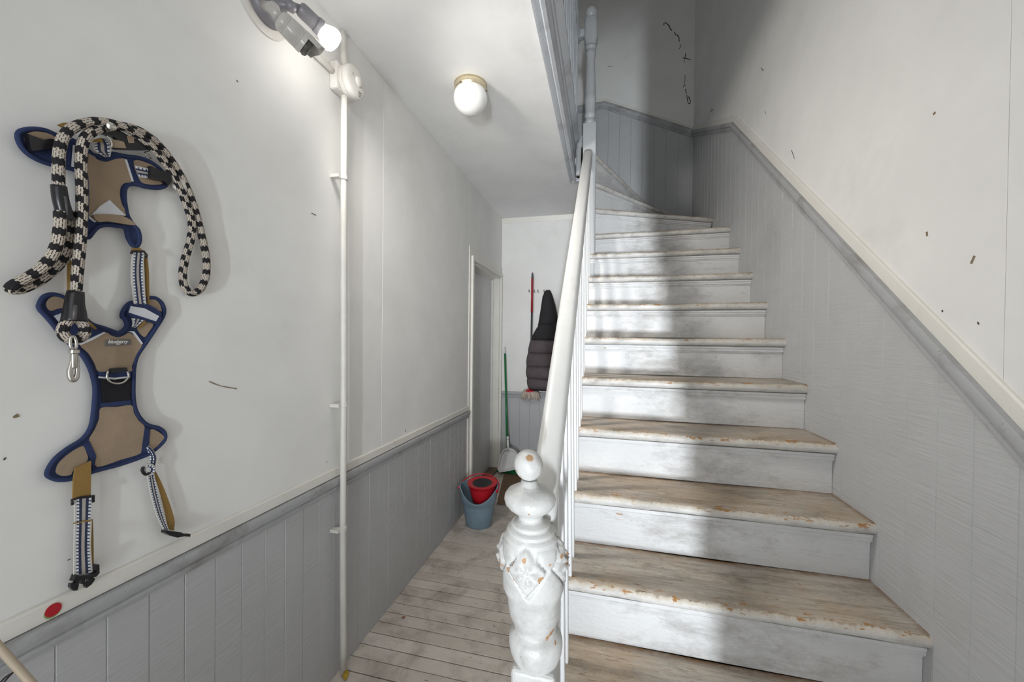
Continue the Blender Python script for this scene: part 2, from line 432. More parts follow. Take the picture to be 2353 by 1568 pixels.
# ------------------------------------------------------------------ the room
floor = tag(MB().box(XW-.1, XR+.1, YF-.15, YB+.1, -.08, -.014).build('floor', 'gap'), 'worn grey-beige painted board floor of the narrow hallway', 'floor', kind='structure')
pitch = .0665
pl = MB().box(XW+.001, -.12, 0, pitch-.0042, -.014, 0).build('plank', 'plank', floor, bevel=.0012, origin=(XW, 0, 0), seg=1)
place(pl, (XW, YF+.003+pitch*18, 0), floor)
wide = MB().box(XW+.001, XR-.003, 0, pitch-.0042, -.014, 0).build('plank', 'plank', floor, bevel=.0012, origin=(XW, 0, 0), seg=1)
place(wide, (XW, YF+.003, 0), floor)
for k in range(1, int((YB-YF)/pitch)):
    if k == 18: continue
    yk = YF+.003+k*pitch; dup(wide if yk < .5 else pl, (XW, yk, random.uniform(-.0012, .0008)), floor)

# left wall
wl = MB()
DY0, DY1, DZ = 2.865, 3.762, 1.965
wl.box(XW-.14, XW-.009, YF-.15, DY0, 0, ZC); wl.box(XW-.14, XW-.009, DY0, YB, DZ, ZC); wl.box(XW-.14, XW-.009, DY1, YB, 0, DZ)
wall_left = tag(wl.build('wall_left', 'wall'), 'white left wall above grey boarded wainscot, harness hanging on it', 'wall', kind='structure')
for a, b, z0 in ((YF-.15, 1.6145, .74), (1.6155, 2.803, .74), (2.8045, YB-.001, 2.055)):
    MB().box(XW-.009, XW, a, b, z0, ZC).build('wall_sheet', 'wall', wall_left, bevel=.0015, seg=1)
def board_profile(wd, th=.011, bead=False):
    """plan of one matched board: chamfered edges and a scratched bead"""
    e = .0018
    pts = [(0, 0), (0, th-e), (e, th)]
    if bead:
        m = wd*.5; pts += [(m-.004, th), (m-.0015, th-.0022), (m+.0015, th-.0022), (m+.004, th)]
    return pts + [(wd-e, th), (wd-.0004, th-e), (wd-.0004, 0)]
rz = lambda Y: .801 - .0143*(Y-.437)                      # top of the grey rail on the left wall
def board_mesh(wd, z0, z1a, z1b, place_pt, bead=False):
    mb = MB(); prof = board_profile(wd, bead=bead)
    top = lambda t: z1a + (z1b-z1a)*t/wd
    lo = [place_pt(t, d, z0) for t, d in prof]; hi = [place_pt(t, d, top(t)) for t, d in prof]
    return mb.loft([lo, hi], True, True)
bp = .0778
b0 = board_mesh(bp, .001, .745, .745, lambda t, d, z: (XW-.009+d+.002, t, z)).build('board', 'wains', wall_left, origin=(XW, 0, 0))
ys = .505 - 14*bp
place(b0, (XW, ys, 0), wall_left)
k = 1
while ys+(k+1)*bp < 2.80:
    dup(b0, (XW+random.uniform(-.0008, .0008), ys+k*bp, 0), wall_left); k += 1
RAILP = [(0, 0), (0, -.052), (.012, -.052), (.013, -.044), (.018, -.042), (.0185, -.034), (.015, -.032), (.015, -.029), (.021, -.026), (.024, -.018), (.0245, -.006), (.022, 0)]
rail = sweep(MB(), RAILP, [(XW, YF, rz(YF)), (XW, 2.80, rz(2.80))], (1, 0, 0)).build('trim_1', 'grail', smooth=True)
tag(rail, 'grimy grey moulded dado rail along the left wall', 'rail', kind='structure')
STRIP = [(0, 0), (.0, .034), (.006, .034), (.009, .030), (.009, 0)]
tag(sweep(MB(), STRIP, [(XW, YF, rz(YF)), (XW, 2.80, rz(2.80)+.006)], (1, 0, 0)).build('trim_2', 'wtrim'), 'flat white batten just above the grey rail on the left wall', 'trim', kind='structure')

# door in the left wall
door = thing('door_1', (XW, (DY0+DY1)/2, 0), 'plain white door set back in a white moulded casing at the hall end', 'door', kind='structure')
MB().box(XW-.125, XW-.09, DY0+.03, DY1-.03, .022, DZ-.03).build('door_slab', 'door', door, bevel=.002)
for n_, args in (('jamb', (XW-.13, XW-.008, DY0, DY0+.03, 0, DZ)), ('jamb', (XW-.13, XW-.008, DY1-.03, DY1, 0, DZ)), ('door_head', (XW-.13, XW-.008, DY0+.03, DY1-.03, DZ-.03, DZ)),
                 ('door_stop', (XW-.09, XW-.07, DY0+.03, DY0+.045, .02, DZ-.03)), ('door_stop', (XW-.09, XW-.07, DY1-.045, DY1-.03, .02, DZ-.03)), ('door_stop', (XW-.09, XW-.07, DY0+.045, DY1-.045, DZ-.045, DZ-.03))):
    MB().box(*args).build(n_, 'wtrim', door, bevel=.002)
MB().box(XW-.009, XW+.022, DY0-.02, DY0+.012, 0, DZ+.02).build('casing', 'wtrim', door, bevel=.003)
MB().box(XW-.009, XW+.014, DY1-.012, YB-.001, 0, DZ+.02).build('casing', 'wtrim', door, bevel=.003)
MB().box(XW-.009, XW+.018, DY0+.012, DY1-.012, DZ-.012, DZ+.02).build('casing', 'wtrim', door, bevel=.003)
MB().box(XW-.009, XW+.006, 2.805, DY0-.02, .0, DZ+.09).build('backing_board', 'wtrim', door, bevel=.002)
MB().box(XW-.009, XW+.006, DY0-.02, YB-.001, DZ+.02, DZ+.09).build('backing_board', 'wtrim', door, bevel=.002)
MB().lathe([(.005, -.035), (.006, -.033), (.006, .033), (.005, .035)], (XW-.002, DY0+.018, .885), 'z', 10).build('hinge', 'slot', door, smooth=True)
MB().box(XW-.125, XW+.004, DY0+.012, DY1-.012, .0, .02).build('threshold', 'oak', door, bevel=.004)

# right wall with sloping wainscot
WR = tag(MB().box(XR+.009, XR+.14, YF-.15, YB+.1, 0, 5.2).build('wall_right', 'wall'), 'tall cream white right wall rising beside the stairs', 'wall', kind='structure')
zr = lambda Y: 1.188+.884*(Y-.928) if Y < 2.638 else 2.70 + .481*(Y-2.638)
for a, b in ((YF-.15, .968), (.9688, YB)):
    zz = [(a, zr(a)-.03), (b, zr(b)-.03)]
    pts = [(XR, a, zr(a)-.03)] + ([(XR, 2.638, zr(2.638)-.03)] if a < 2.638 < b else []) + [(XR, b, zr(b)-.03), (XR, b, 5.2), (XR, a, 5.2)]
    MB().prism(pts, (.009, 0, 0)).build('wall_sheet', 'wall', WR)
bw = .0925; y = .929 - 16*bw
while y < YB-.005:
    wd = min(bw, YB-.002-y)
    zb = min(1.75, max(.001, .64+.912*(y-1.111)-.42))
    board_mesh(wd, zb, zr(y)-.03, zr(y+wd)-.03, lambda t, d, z, y=y: (XR+.007-d+random.uniform(-.0004, .0004), y+t, z)).build('board', 'wains', WR)
    y += bw
RPATH = [(XR, YF, zr(YF)), (XR, 2.638, 2.70), (XR, YB, zr(YB))]
tag(sweep(MB(), [(a, b*1.0) for a, b in RAILP], RPATH, (-1, 0, 0)).build('trim_3', 'grail', smooth=True), 'grey moulded rail climbing the right wall with the stairs', 'rail', kind='structure')
tag(sweep(MB(), STRIP, RPATH, (-1, 0, 0)).build('trim_4', 'wtrim'), 'cream white batten above the sloping grey rail on the right wall', 'trim', kind='structure')

# back wall (hall end below, stairwell above)
WB = tag(MB().box(-2.6, XR+.14, YB+.009, YB+.14, 0, 5.2).build('wall_back', 'wall'), 'white end wall of the hall and of the stairwell', 'wall', kind='structure')
MB().box(XW-.1, -.10, YB, YB+.009, .76, ZC).build('wall_sheet', 'wall', WB)
zbk = lambda x: 3.613 - .457*(x+.012) if x > -.012 else 3.613+.1*(x+.012)*.5
pts = [(-2.6, YB, zbk(-2.6)-.03), (-.012, YB, 3.613-.03), (XR, YB, zbk(XR)-.03), (XR, YB, 5.2), (-2.6, YB, 5.2)]
MB().prism(pts, (0, .009, 0)).build('wall_sheet', 'wall', WB)
bw = .1045; x = XR - .337 - 8*bw
while x < XR-.003:
    wd = min(bw, XR-.002-x); z0 = UF if x < -.1 else 1.75
    board_mesh(wd, z0, zbk(x)-.03, zbk(x+wd)-.03, lambda t, d, z, x=x: (x+t, YB+.007-d, z), bead=False).build('board', 'wains', WB)
    x += bw
x = XW
while x < -.2:
    board_mesh(bp*1.3, .001, .76, .76, lambda t, d, z, x=x: (x+t, YB+.007-d, z)).build('board', 'wains', WB); x += bp*1.3
BR = [(a, b*1.25) for a, b in RAILP]
tag(sweep(MB(), BR, [(-2.5, YB, zbk(-2.5)), (-.012, YB, 3.613), (XR, YB, zr(YB))], (0, -1, 0)).build('trim_5', 'grail', smooth=True), 'grey peaked rail on the back wall of the stairwell', 'rail', kind='structure')
tag(sweep(MB(), [(a*.7, b*.9) for a, b in STRIP], [(-2.5, YB, zbk(-2.5)), (-.012, YB, 3.613), (XR, YB, zr(YB))], (0, -1, 0)).build('trim_6', 'wtrim'), 'thin white batten over the peaked rail of the stairwell', 'trim', kind='structure')
tag(sweep(MB(), BR, [(XW+.014, YB, .795), (-.15, YB, .795)], (0, -1, 0)).build('trim_7', 'grail', smooth=True), 'short grey rail on the hall end wall behind the broom', 'rail', kind='structure')
tag(sweep(MB(), [(0, 0), (0, -.048), (.006, -.048), (.01, -.03), (.018, -.012), (.02, 0)], [(XW, YB, ZC), (-.10, YB, ZC)], (0, -1, 0)).build('trim_8', 'wtrim', smooth=True), 'narrow white cornice where hall end wall meets ceiling', 'trim', kind='structure')

# ceiling of the hall = floor slab of the upper storey, with the stairwell opening
cl = MB()
cl.box(-2.6, -.235, .6, 2.93, ZC, UF); cl.box(-2.6, -.135, 2.93, YB+.009, ZC, UF); cl.box(-2.6, XR, YF-.15, .6, ZC, UF)
ceil_ = tag(cl.build('ceiling', 'ceil'), 'white hall ceiling that stops at the open stairwell', 'ceiling', kind='structure')
tag(MB().box(-2.6, XR+.14, YF-.15, YB+.14, 5.2, 5.3).build('ceiling_upper', 'ceil'), 'white ceiling of the upper landing high over the stairs', 'ceiling', kind='structure')
# front wall with the entrance opening; upper front wall with an unseen opening added to light the landing; far left landing wall
wf = MB()
wf.box(XW-.14, -.75, YF-.15, YF, 0, ZC); wf.box(.291, XR+.14, YF-.15, YF, 0, ZC); wf.box(-.75, .291, YF-.15, YF, 2.42, ZC)
wf.box(-1.1, XR+.14, YF-.15, YF, ZC, 5.2); wf.box(-2.6, -2.0, YF-.15, YF, ZC, 5.2); wf.box(-2.0, -1.1, YF-.15, YF, ZC, 3.55); wf.box(-2.0, -1.1, YF-.15, YF, 4.85, 5.2)
tag(wf.build('wall_front', 'wall'), 'white entrance wall around the doorway behind the viewer', 'wall', kind='structure')
tag(MB().box(-2.7, -2.6, YF-.15, YB+.14, ZC, 5.2).build('wall_landing', 'wall'), 'white wall at the far side of the upper landing', 'wall', kind='structure')

# trim round the stairwell opening
X0 = -.235
tr = MB()
sweep(tr, [(0, -.022), (0, .0), (.03, .0), (.03, -.006), (.022, -.012), (.012, -.02)], [(X0-.028, .6, ZC), (X0-.028, 2.955, ZC)], (1, 0, 0))
t1 = tag(tr.build('trim_9', 'ltrim', smooth=True), 'blue-grey moulded edging of the ceiling along the open stairwell', 'trim', kind='structure')
FAS = [(0, -.02), (.006, -.024), (.02, -.02), (.02, .03), (.024, .036), (.024, .06), (.014, .066), (.014, .15), (.02, .156), (.02, .20), (.036, .212), (.05, .226), (.05, .245), (.0, .245)]
sweep(MB(), FAS, [(X0, .6, ZC), (X0, 2.955, ZC)], (1, 0, 0)).build('fascia', 'ltrim', t1, smooth=True)
MB().box(X0+.02, -.135, 2.93, 2.955, ZC-.02, UF+.02).build('fascia_return', 'ltrim', t1, bevel=.004)
MB().box(X0-.028, -.135, 2.955, 2.975, ZC-.018, ZC).build('edging_return', 'ltrim', t1, bevel=.003)
# lumpy painted stub beside the turn of the edging
stub = MB(); rs = []
for z, wdt, dx in ((2.52, .017, 0), (2.66, .017, 0), (2.70, .0185, 0), (2.715, .014, .003), (2.73, .019, .004), (2.75, .018, .008), (2.765, .011, .012), (2.785, .013, .017), (2.80, .006, .02)):
    rs.append([V((-.188+dx+math.cos(a)*wdt*1.1, 2.80+math.sin(a)*wdt, z)) for a in [k*math.pi/4+math.pi/8 for k in range(8)]])
stub.loft(rs).build('carved_stub', 'post', t1, smooth=True)

# ------------------------------------------------------------------ staircase
NY = lambda i: 1.111+.1952*(i-1)
NZ = lambda i: .640+.178*(i-1)
XL = -.150
stair = thing('staircase', (.3, .5, 0), 'steep white wooden staircase with worn bare treads winding left at the top', 'staircase')
def tread(A, B, bA, bB, z, name='tread', th=.036, n=28):
    """A, B nosing ends (plan); bA, bB back ends; rounded nose, uneven wear along it"""
    A, B, bA, bB = V((*A, 0)), V((*B, 0)), V((*bA, 0)), V((*bB, 0))
    dirn = (B-A).normalized(); out = V((dirn.y, -dirn.x, 0))
    R = th/2; rings, L = [], []
    prof = [(None, 0, 0), (.05, 0, .05), (R, 0, R)] + [(R-R*math.sin(a)*1.0, -R+R*math.cos(a), None) for a in [k*math.pi/8 for k in range(1, 8)]] + [(R, -th, None), (None, -th, None)]
    vv = [.30, .05, R*.9, R*.5, R*.2, 0, -.006, -.012, -.018, -.024, -.03, -.06, -.3]
    vv = vv[:len(prof)] + [vv[-1]]*(len(prof)+1-len(vv))
    for k in range(n+1):
        t = k/n; f = A.lerp(B, t); b = bA.lerp(bB, t)
        wob = .0022*math.sin(9*t+z*20)+.0016*math.sin(31*t+z*40) + random.uniform(-.0006, .0006)
        dip = -.004*math.exp(-((t-.52)/.25)**2)
        ring = []
        depth = max((b-f).dot(-out), .06)
        for a, h, _ in prof:
            if a is None: p = b
            else: p = f - out*(min(a, depth)+wob)
            ring.append(V((p.x, p.y, z + h + (dip if h > -R else 0))))
        rings.append(ring); L.append(t*(B-A).length)
    mb = MB()
    m = len(prof); o = len(mb.v); mb.v += [p for r in rings for p in r]
    for k in range(n):
        for j in range(m):
            j2 = (j+1) % m
            mb.f.append((k*m+j, k*m+j2, (k+1)*m+j2, (k+1)*m+j))
            a_, b_ = vv[j], vv[j+1] if j+1 < m else -.3
            mb.uv.append(((L[k], a_), (L[k], b_), (L[k+1], b_), (L[k+1], a_)))
    mb.f += [tuple(range(m))[::-1], tuple(n*m+j for j in range(m))]; mb.uv += [None, None]
    return mb.build(name, 'tread', stair, smooth=True, origin=((A.x+B.x)/2, (A.y+B.y)/2, z))
def riser(A, B, z0, z1):
    A, B = V((*A, 0)), V((*B, 0)); d = (B-A).normalized(); inn = V((-d.y, d.x, 0))
    mb = MB(); a, b = A+inn*.03, B+inn*.03
    mb.prism([a+V((0, 0, z0)), b+V((0, 0, z0)), b+V((0, 0, z1)), a+V((0, 0, z1))], inn*.016)
    mb.build('riser', 'riser', stair)
    cv = MB(); q = [(.030, 0), (.0165, 0), (.0165, -.009), (.0205, -.0105), (.0205, -.0125), (.0185, -.014), (.0195, -.021), (.0255, -.0225), (.0255, -.028), (.030, -.029)]
    cv.loft([[P + inn*x_ + V((0, 0, z1-.003+y_)) for x_, y_ in q] for P in (A, B)], True, True)
    cv.build('cove_moulding', 'riser', stair, smooth=True)
TH = .036
E0 = XR-.002
for i in range(-2, 9):
    lx = -.085 if i < 0 else XL
    zprev = NZ(i-1) if i > -2 else 0
    by = NY(i+1)+.03 if i < 8 else 2.70
    tread((lx, NY(i)), (E0, NY(i)), (lx, by), (E0, by), NZ(i))
    riser((lx, NY(i)), (E0-.003, NY(i)), zprev, NZ(i)-TH)
PV = (-.062, 2.60)
wind = [(9, (-.062, 2.685), (E0, 2.67), (-.062, 2.735), (E0, 3.10)),
        (10, (-.062, 2.684), (E0, 3.07), (-.062, 2.735), (E0, 3.784)),
        (11, (-.062, 2.674), (.752, 3.745), (-.062, 2.70), (.37, 3.784)),
        (12, (-.062, 2.641), (.402, 3.765), (-.10, 2.72), (-.13, 3.784))]
for i, A, B, bA, bB in wind:
    tread(A, B, bA, bB, NZ(i), 'winder_tread'); riser(A, (B[0]-.003, B[1]-.003), NZ(i-1)-.002, NZ(i)-TH)
# closed side under the flight towards the hall
pts = [(XL, NY(0)+.035, 0)]
for i in range(0, 9):
    pts += [(XL, NY(i)+.035, NZ(i)-TH), (XL, (NY(i+1)+.035) if i < 8 else 2.93, NZ(i)-TH)]
pts += [(XL, 2.93, 0)]
MB().prism(pts, (.018, 0, 0)).build('side_panel', 'bal', stair)

# ------------------------------------------------------------------ handrail and balusters
rt = lambda Y: 1.075+.888*(Y-.83)
rx = lambda Y: -.117+.008*(Y-.83)/1.7
railing = thing('stair_railing', (-.1, .9, .46), 'white painted handrail on slim square balusters rising with the stairs', 'railing')
HP = []
for k in range(20):
    a = 2*math.pi*k/20; cx_, sz_ = math.cos(a), math.sin(a)
    HP.append((math.copysign(abs(cx_)**.6, cx_)*.029, math.copysign(abs(sz_)**(.75 if sz_ > 0 else .45), sz_)*.027))
rr = []
for k in range(41):
    Y = .735 + (2.505-.735)*k/40
    d = V((0, 1, .888)).normalized(); n_ = V((0, -.888, 1)).normalized()
    cpt = V((rx(Y), Y, rt(Y))) - n_*.027
    rr.append([cpt + V((1, 0, 0))*a + n_*b for a, b in HP])
MB().loft(rr).build('handrail', 'hrail', railing, smooth='all')
for i in range(-1, 9):
    for dy in (.032, .130):
        Y = NY(i)+dy
        if Y < .80 or Y > 2.47: continue
        xb = -.093
        top = rt(Y)-.052; z0 = NZ(i)-.002; h = .0115
        mb = MB()
        lo = [(xb-h, Y-h, z0), (xb+h, Y-h, z0), (xb+h, Y+h, z0), (xb-h, Y+h, z0)]
        hi = [(x_-.012, y_, top+.888*(y_-Y)+.012) for x_, y_, _ in lo]
        mb.loft([lo, hi]).build('baluster', 'bal', railing, bevel=.002, seg=1)

# lower newel
newel = thing('newel_post', (-.116, .72, 0), 'fat turned white newel post with ball top, carved diamond and chipped paint', 'newel post')
q = .000838
def zz(v): return 1.129-(v-1034)*q
prof_body = [(1104, 19), (1112, 20), (1116, 26), (1120, 37), (1127, 50), (1137, 57.5), (1146, 59), (1155, 57), (1164, 50), (1172, 40), (1178, 32), (1184, 28), (1190, 28.5), (1193, 33), (1197, 41), (1200, 45), (1203, 45), (1205, 42.5), (1208, 48), (1212, 54.5), (1215, 55.5), (1217, 53), (1220, 56.5), (1225, 62), (1229, 63.5), (1231.5, 61), (1235, 64), (1243, 67.5), (1255, 69)]
prof_body += [(v, 69.5) for v in range(1258, 1344, 3)] + [(1346, 68), (1354, 65), (1362, 61), (1372, 59.5), (1380, 60.5), (1388, 58), (1396, 58.5), (1406, 56.5), (1416, 53), (1426, 49), (1434, 47), (1440, 48), (1446, 55), (1452, 59), (1462, 61), (1474, 61), (1486, 59), (1498, 55), (1508, 50), (1516, 47)]
zc_ = zz(1277)
def relief(a, h, r):
    out = 0
    for k in range(4):
        ca = k*math.pi/2
        da = (a-ca+math.pi) % (2*math.pi) - math.pi
        t_ = r*da; z_ = h-zc_
        dm = abs(t_)/.0445 + abs(z_)/.050
        if dm < 1:
            if dm > .8: out -= .006*(1-abs(dm-.9)/.1)
            rad = math.hypot(t_, z_)
            if dm <= .8: out += .0045
            if rad < .022: out += .006*math.cos(rad/.022*math.pi/2) + .0042*math.cos(5*math.atan2(z_, t_))*math.sin(min(1, rad/.02)*math.pi)
            if .006 < rad < .0095: out -= .003
    return out
lean = lambda z: -.117 - (.96-.723)*0 - .021*(max(z, .72)-.723)/.406
def leaned(o):
    for v_ in o.data.vertices:
        z_ = v_.co.z + WL[o.name].z
        v_.co.x += lean(z_)
b_ = MB().lathe([(r*q, zz(v)) for v, r in prof_body], (0, .72, 0), 'z', 112, True, relief).build('turned_shaft', 'newel', newel, smooth='all', origin=(0, .72, .7)); 
leaned(b_)
ball = [(max(.0005, .0277*math.sin(a)), zz(1069)+.0292*math.cos(a)) for a in [math.pi*k/20 for k in range(0, 19)]]
o_ = MB().lathe(ball, (0, .72, 0), 'z', 40).build('ball_finial', 'newel', newel, smooth='all', origin=(0, .72, 1.0)); leaned(o_)
sq = MB(); h = .0415
sq.box(-h, h, .72-h, .72+h, 0, zz(1506))
o_ = sq.build('square_base', 'newel', newel, bevel=.009, origin=(0, .72, 0), seg=3); leaned(o_)

# upper newel
un = thing('newel_post', (-.101, 2.538, NZ(8)), 'slender pale grey turned newel post at the top of the flight', 'newel post')
cx_, cy_ = -.101, 2.538
sc_ = lambda z: z - .06
MB().box(cx_-.041, cx_+.041, cy_-.041, cy_+.041, NZ(8)-.22, 2.725).build('square_base', 'post', un, bevel=.003)
up_prof = [(.028, 2.722), (.033, 2.735), (.036, 2.745), (.032, 2.755), (.027, 2.765), (.03, 2.772), (.035, 2.782), (.036, 2.792), (.033, 2.80), (.034, 2.85), (.036, 2.88), (.0375, 2.884), (.035, 2.888), (.0375, 2.892), (.0345, 2.896), (.0365, 2.90), (.034, 2.905), (.034, 2.96), (.031, 3.03), (.0285, 3.11), (.0275, 3.158), (.03, 3.165), (.034, 3.178), (.0345, 3.19), (.031, 3.20), (.028, 3.205), (.033, 3.215), (.037, 3.222), (.0385, 3.232)]
MB().lathe(up_prof, (cx_, cy_, 0), 'z', 40).build('turned_shaft', 'post', un, smooth='all')
blk = MB()
blk.loft([[(cx_+math.cos(a)*r_*f_(a), cy_+math.sin(a)*r_*f_(a), z_) for a in [k*math.pi/16 for k in range(32)]] for r_, z_, f_ in
          ((.037, 3.225, lambda a: 1), (.0385, 3.25, lambda a: 1.0), (.0415, 3.272, lambda a: min(1.25, 1/max(abs(math.cos(a)), abs(math.sin(a))))), (.0415, 3.392, lambda a: min(1.25, 1/max(abs(math.cos(a)), abs(math.sin(a))))), (.034, 3.41, lambda a: min(1.2, 1/max(abs(math.cos(a)), abs(math.sin(a))))))])
blk.build('top_block', 'post', un, smooth=True)
MB().lathe([(.024, 3.408), (.022, 3.412)] + [(.039*math.sin(a), 3.449-.042*math.cos(a)) for a in [math.pi*k/16 for k in range(4, 16)]] + [(.001, 3.491)], (cx_, cy_, 0), 'z', 32).build('ball_finial', 'post', un, smooth='all')

# landing balustrade above the opening
lr = thing('landing_railing', (-.19, 1.6, UF), 'grey railing of the upper landing seen from below beside the opening', 'railing')
MB().box(-.222, -.168, .55, 2.585, 3.30, 3.345).build('handrail', 'ltrim', lr, bevel=.01)
MB().box(-.19, cx_-.03, 2.515, 2.56, 3.298, 3.345).build('handrail_return', 'ltrim', lr, bevel=.008)
y = .66
while y < 2.53:
    MB().box(-.206, -.182, y-.012, y+.012, ZC+.242, 3.305).build('baluster', 'ltrim', lr); y += .098

# ------------------------------------------------------------------ conduit, smoke alarm, flood light, ceiling globe
PX = XW+.038
pp = [onx(u, v, PX) for u, v in ((789, 1538), (788, 1215), (790, 930), (790, 640), (790, 410), (791, 222))]
pipe = thing('conduit_pipe', (PX, 1.29, .03), 'white painted pipe running down the left wall from the smoke alarm', 'pipe')
MB().tube(crom(pp, 6), .0118, 14).build('pipe_run', 'pipe', pipe, smooth='all')
MB().tube([onx(791, 152, PX-.006), onx(790, 118, PX-.012), onx(789, 90, XW+.014), onx(786, 72, XW+.012)], .0115, 14).build('pipe_run', 'pipe', pipe, smooth='all')
for u, v in ((790, 931), (788, 1215), (790, 409)):
    p_ = onx(u, v, PX)
    cb = MB().lathe([(.0128, -.008), (.0148, -.007), (.0148, .007), (.0128, .008)], p_, 'z', 18)
    cb.box(XW, p_.x, p_.y-.030, p_.y-.008, p_.z-.006, p_.z+.006)
    cb.build('clip', 'pipe', pipe, smooth=True)

pa = onx(812, 190, XW+.06)
al = thing('smoke_alarm', (XW, pa.y, pa.z), 'round white smoke alarm on a square box at the top of the pipe', 'smoke alarm')
MB().box(XW, XW+.034, pa.y-.062, pa.y+.038, pa.z-.052, pa.z+.052).build('junction_box', 'alarm', al, bevel=.007)
MB().lathe([(.054, .034), (.059, .036), (.0605, .042), (.0605, .048), (.058, .05), (.0605, .052), (.0615, .058), (.0605, .068), (.055, .074), (.045, .0765), (.022, .079), (.0005, .0795)], (XW, pa.y, pa.z), (1, 0, 0), 48, True).build('alarm_body', 'alarm', al, smooth=True)
MB().lathe([(.019, .076), (.0195, .082), (.015, .086), (.0005, .0875)], (XW, pa.y+.006, pa.z+.004), (1, 0, 0), 28).build('test_button', 'alarm', al, smooth='all')
for k in range(3):
    MB().tube([(XW+.0785-.0012*k, pa.y+.016+.010*math.cos(a), pa.z-.022-.0065*k+.008*math.sin(a)-.003) for a in (-2.6, -2.1, -1.57, -1.0, -.5)], .0011, 6).build('vent_slot', 'slot', al)
MB().tube([(XW+.0772, pa.y-.026, pa.z+.02), (XW+.0774, pa.y-.026, pa.z+.008)], .0016, 6).build('vent_slot', 'slot', al)

# two-headed security light
fb = onx(606, 12, XW)
fl = thing('security_light', (XW, fb.y, fb.z), 'silver grey two-armed security light with a glowing bulb high on the left wall', 'lamp')
MB().lathe([(.088, .0), (.088, .006), (.083, .008), (.0005, .008)], (XW, fb.y, fb.z), (1, 0, 0), 48).build('wall_plate', 'pipe', fl, smooth=True)
MB().lathe([(.062, .008), (.064, .018), (.056, .034), (.038, .044), (.0005, .047)], (XW, fb.y, fb.z), (1, 0, 0), 40).build('base_dome', 'lampdark', fl, smooth=True)
def pxp(u, v, x): return onx(u, v, x)
S0, S1 = pxp(641, 42, -.90), pxp(712, 112, -.86)           # sensor head axis
L0, L1, LB = pxp(692, 22, -.90), pxp(738, 66, -.875), pxp(752, 94, -.865)
k0, k1 = pxp(607, 12, -.965), pxp(625, 20, -.93)
MB().tube([k0, k1, pxp(634, 30, -.905), S0], [.012, .016, .014, .013], 16).build('arm', 'lampgrey', fl, smooth='all')
MB().lathe([(.0005, -.016), (.012, -.013), (.0175, -.004), (.0175, .004), (.012, .013), (.0005, .016)], pxp(628, 20, -.925), (.3, .2, 1), 20).build('knuckle', 'lampgrey', fl, smooth='all')
MB().tube([pxp(620, 4, -.965), pxp(648, 12, -.935), pxp(668, 14, -.915), L0], [.012, .0135, .013, .012], 16).build('arm', 'lampdark', fl, smooth='all')
MB().lathe([(.0005, -.015), (.012, -.012), (.016, -.003), (.016, .003), (.012, .012), (.0005, .015)], pxp(669, 15, -.912), (.5, .1, 1), 20).build('knuckle', 'lampdark', fl, smooth='all')
ax = (S1-S0).normalized(); side = ax.cross(V((0, 0, 1))).normalized(); upd = side.cross(ax)
def sensor_ring(t, w_, hh, dz=0):
    cpt = S0 + ax*t + upd*dz; out = []
    for k in range(24):
        a = 2*math.pi*k/24; ca, sa = math.cos(a), math.sin(a)
        out.append(cpt + side*math.copysign(abs(ca)**.5, ca)*w_ + upd*math.copysign(abs(sa)**.6, sa)*hh)
    return out
LS = (S1-S0).length
rg = []
for t, w_, hh in ((-.004, .012, .01), (0, .019, .017), (.006, .0235, .021), (.016, .0255, .0235), (.020, .0245, .0225), (.022, .0258, .0238), (.026, .0248, .0228), (.028, .026, .024), (.058, .0275, .0255), (.061, .0265, .0245), (.063, .0277, .0257), (.067, .0267, .0247), (.069, .0279, .0259), (.073, .0269, .0249), (.075, .028, .026), (.088, .0285, .026)):
    rg.append(sensor_ring(t*LS/.105, w_, hh))
MB().loft(rg).build('sensor_housing', 'lampgrey', fl, smooth=True)
vis = MB(); n_ = 13
for t0 in (0,):
    ringA = []
    for t, wide in ((.082, 1.0), (.10, 1.03), (.122, 1.02)):
        r_ = []
        for k in range(n_):
            a = math.pi*(k/(n_-1)); ca, sa = math.cos(a), math.sin(a)
            tip = t*LS/.105 + (.014*sa if t > .12 else 0)
            r_.append(S0 + ax*tip + side*math.copysign(abs(ca)**.5, ca)*.0288*wide + upd*(sa**.6)*.0268*wide)
        ringA.append(r_)
    inner = [[p - (p-(S0+ax*((p-S0).dot(ax)))).normalized()*.003 for p in r_] for r_ in ringA]
    rr = [a + b[::-1] for a, b in zip(ringA, inner)]
    vis.loft(rr)
vis.build('visor', 'lampgrey', fl, smooth=True)
lens = [sensor_ring(t*LS/.105, w_, hh, -.004) for t, w_, hh in ((.085, .022, .018), (.098, .024, .022), (.106, .021, .019), (.110, .012, .010))]
MB().loft(lens).build('sensor_lens', 'lampblack', fl, smooth=True)
dl = (L1-L0).normalized(); LL = (L1-L0).length
MB().lathe([(.006, -.008), (.017, -.006), (.0205, .0), (.0215, .01), (.0215, LL*.72), (.0235, LL*.74), (.025, LL*.98), (.023, LL), (.0005, LL-.002)], L0, tuple(dl), 28).build('lampholder', 'lampdark', fl, smooth=True)
bd = (LB-L1).normalized()
bax = V((.58, .52, -.63)).normalized()
sl = bpy.data.lights.new('lamp_beam', 'SPOT'); sl.energy = 23.5; sl.color = (1.0, .955, .90); sl.spot_size = math.radians(150); sl.spot_blend = 1.0; sl.shadow_soft_size = .085
slo = bpy.data.objects.new('lamp_beam', sl); col.objects.link(slo); place(slo, L1+bax*.062, fl); slo.rotation_euler = V((.62, .60, -.50)).to_track_quat('-Z', 'Y').to_euler()
bo = MB().lathe([(.016, -.012), (.018, .0), (.026, .012), (.0335, .026), (.0355, .034)], L1, tuple(bax), 32).build('bulb', 'bulbside', fl, smooth='all')
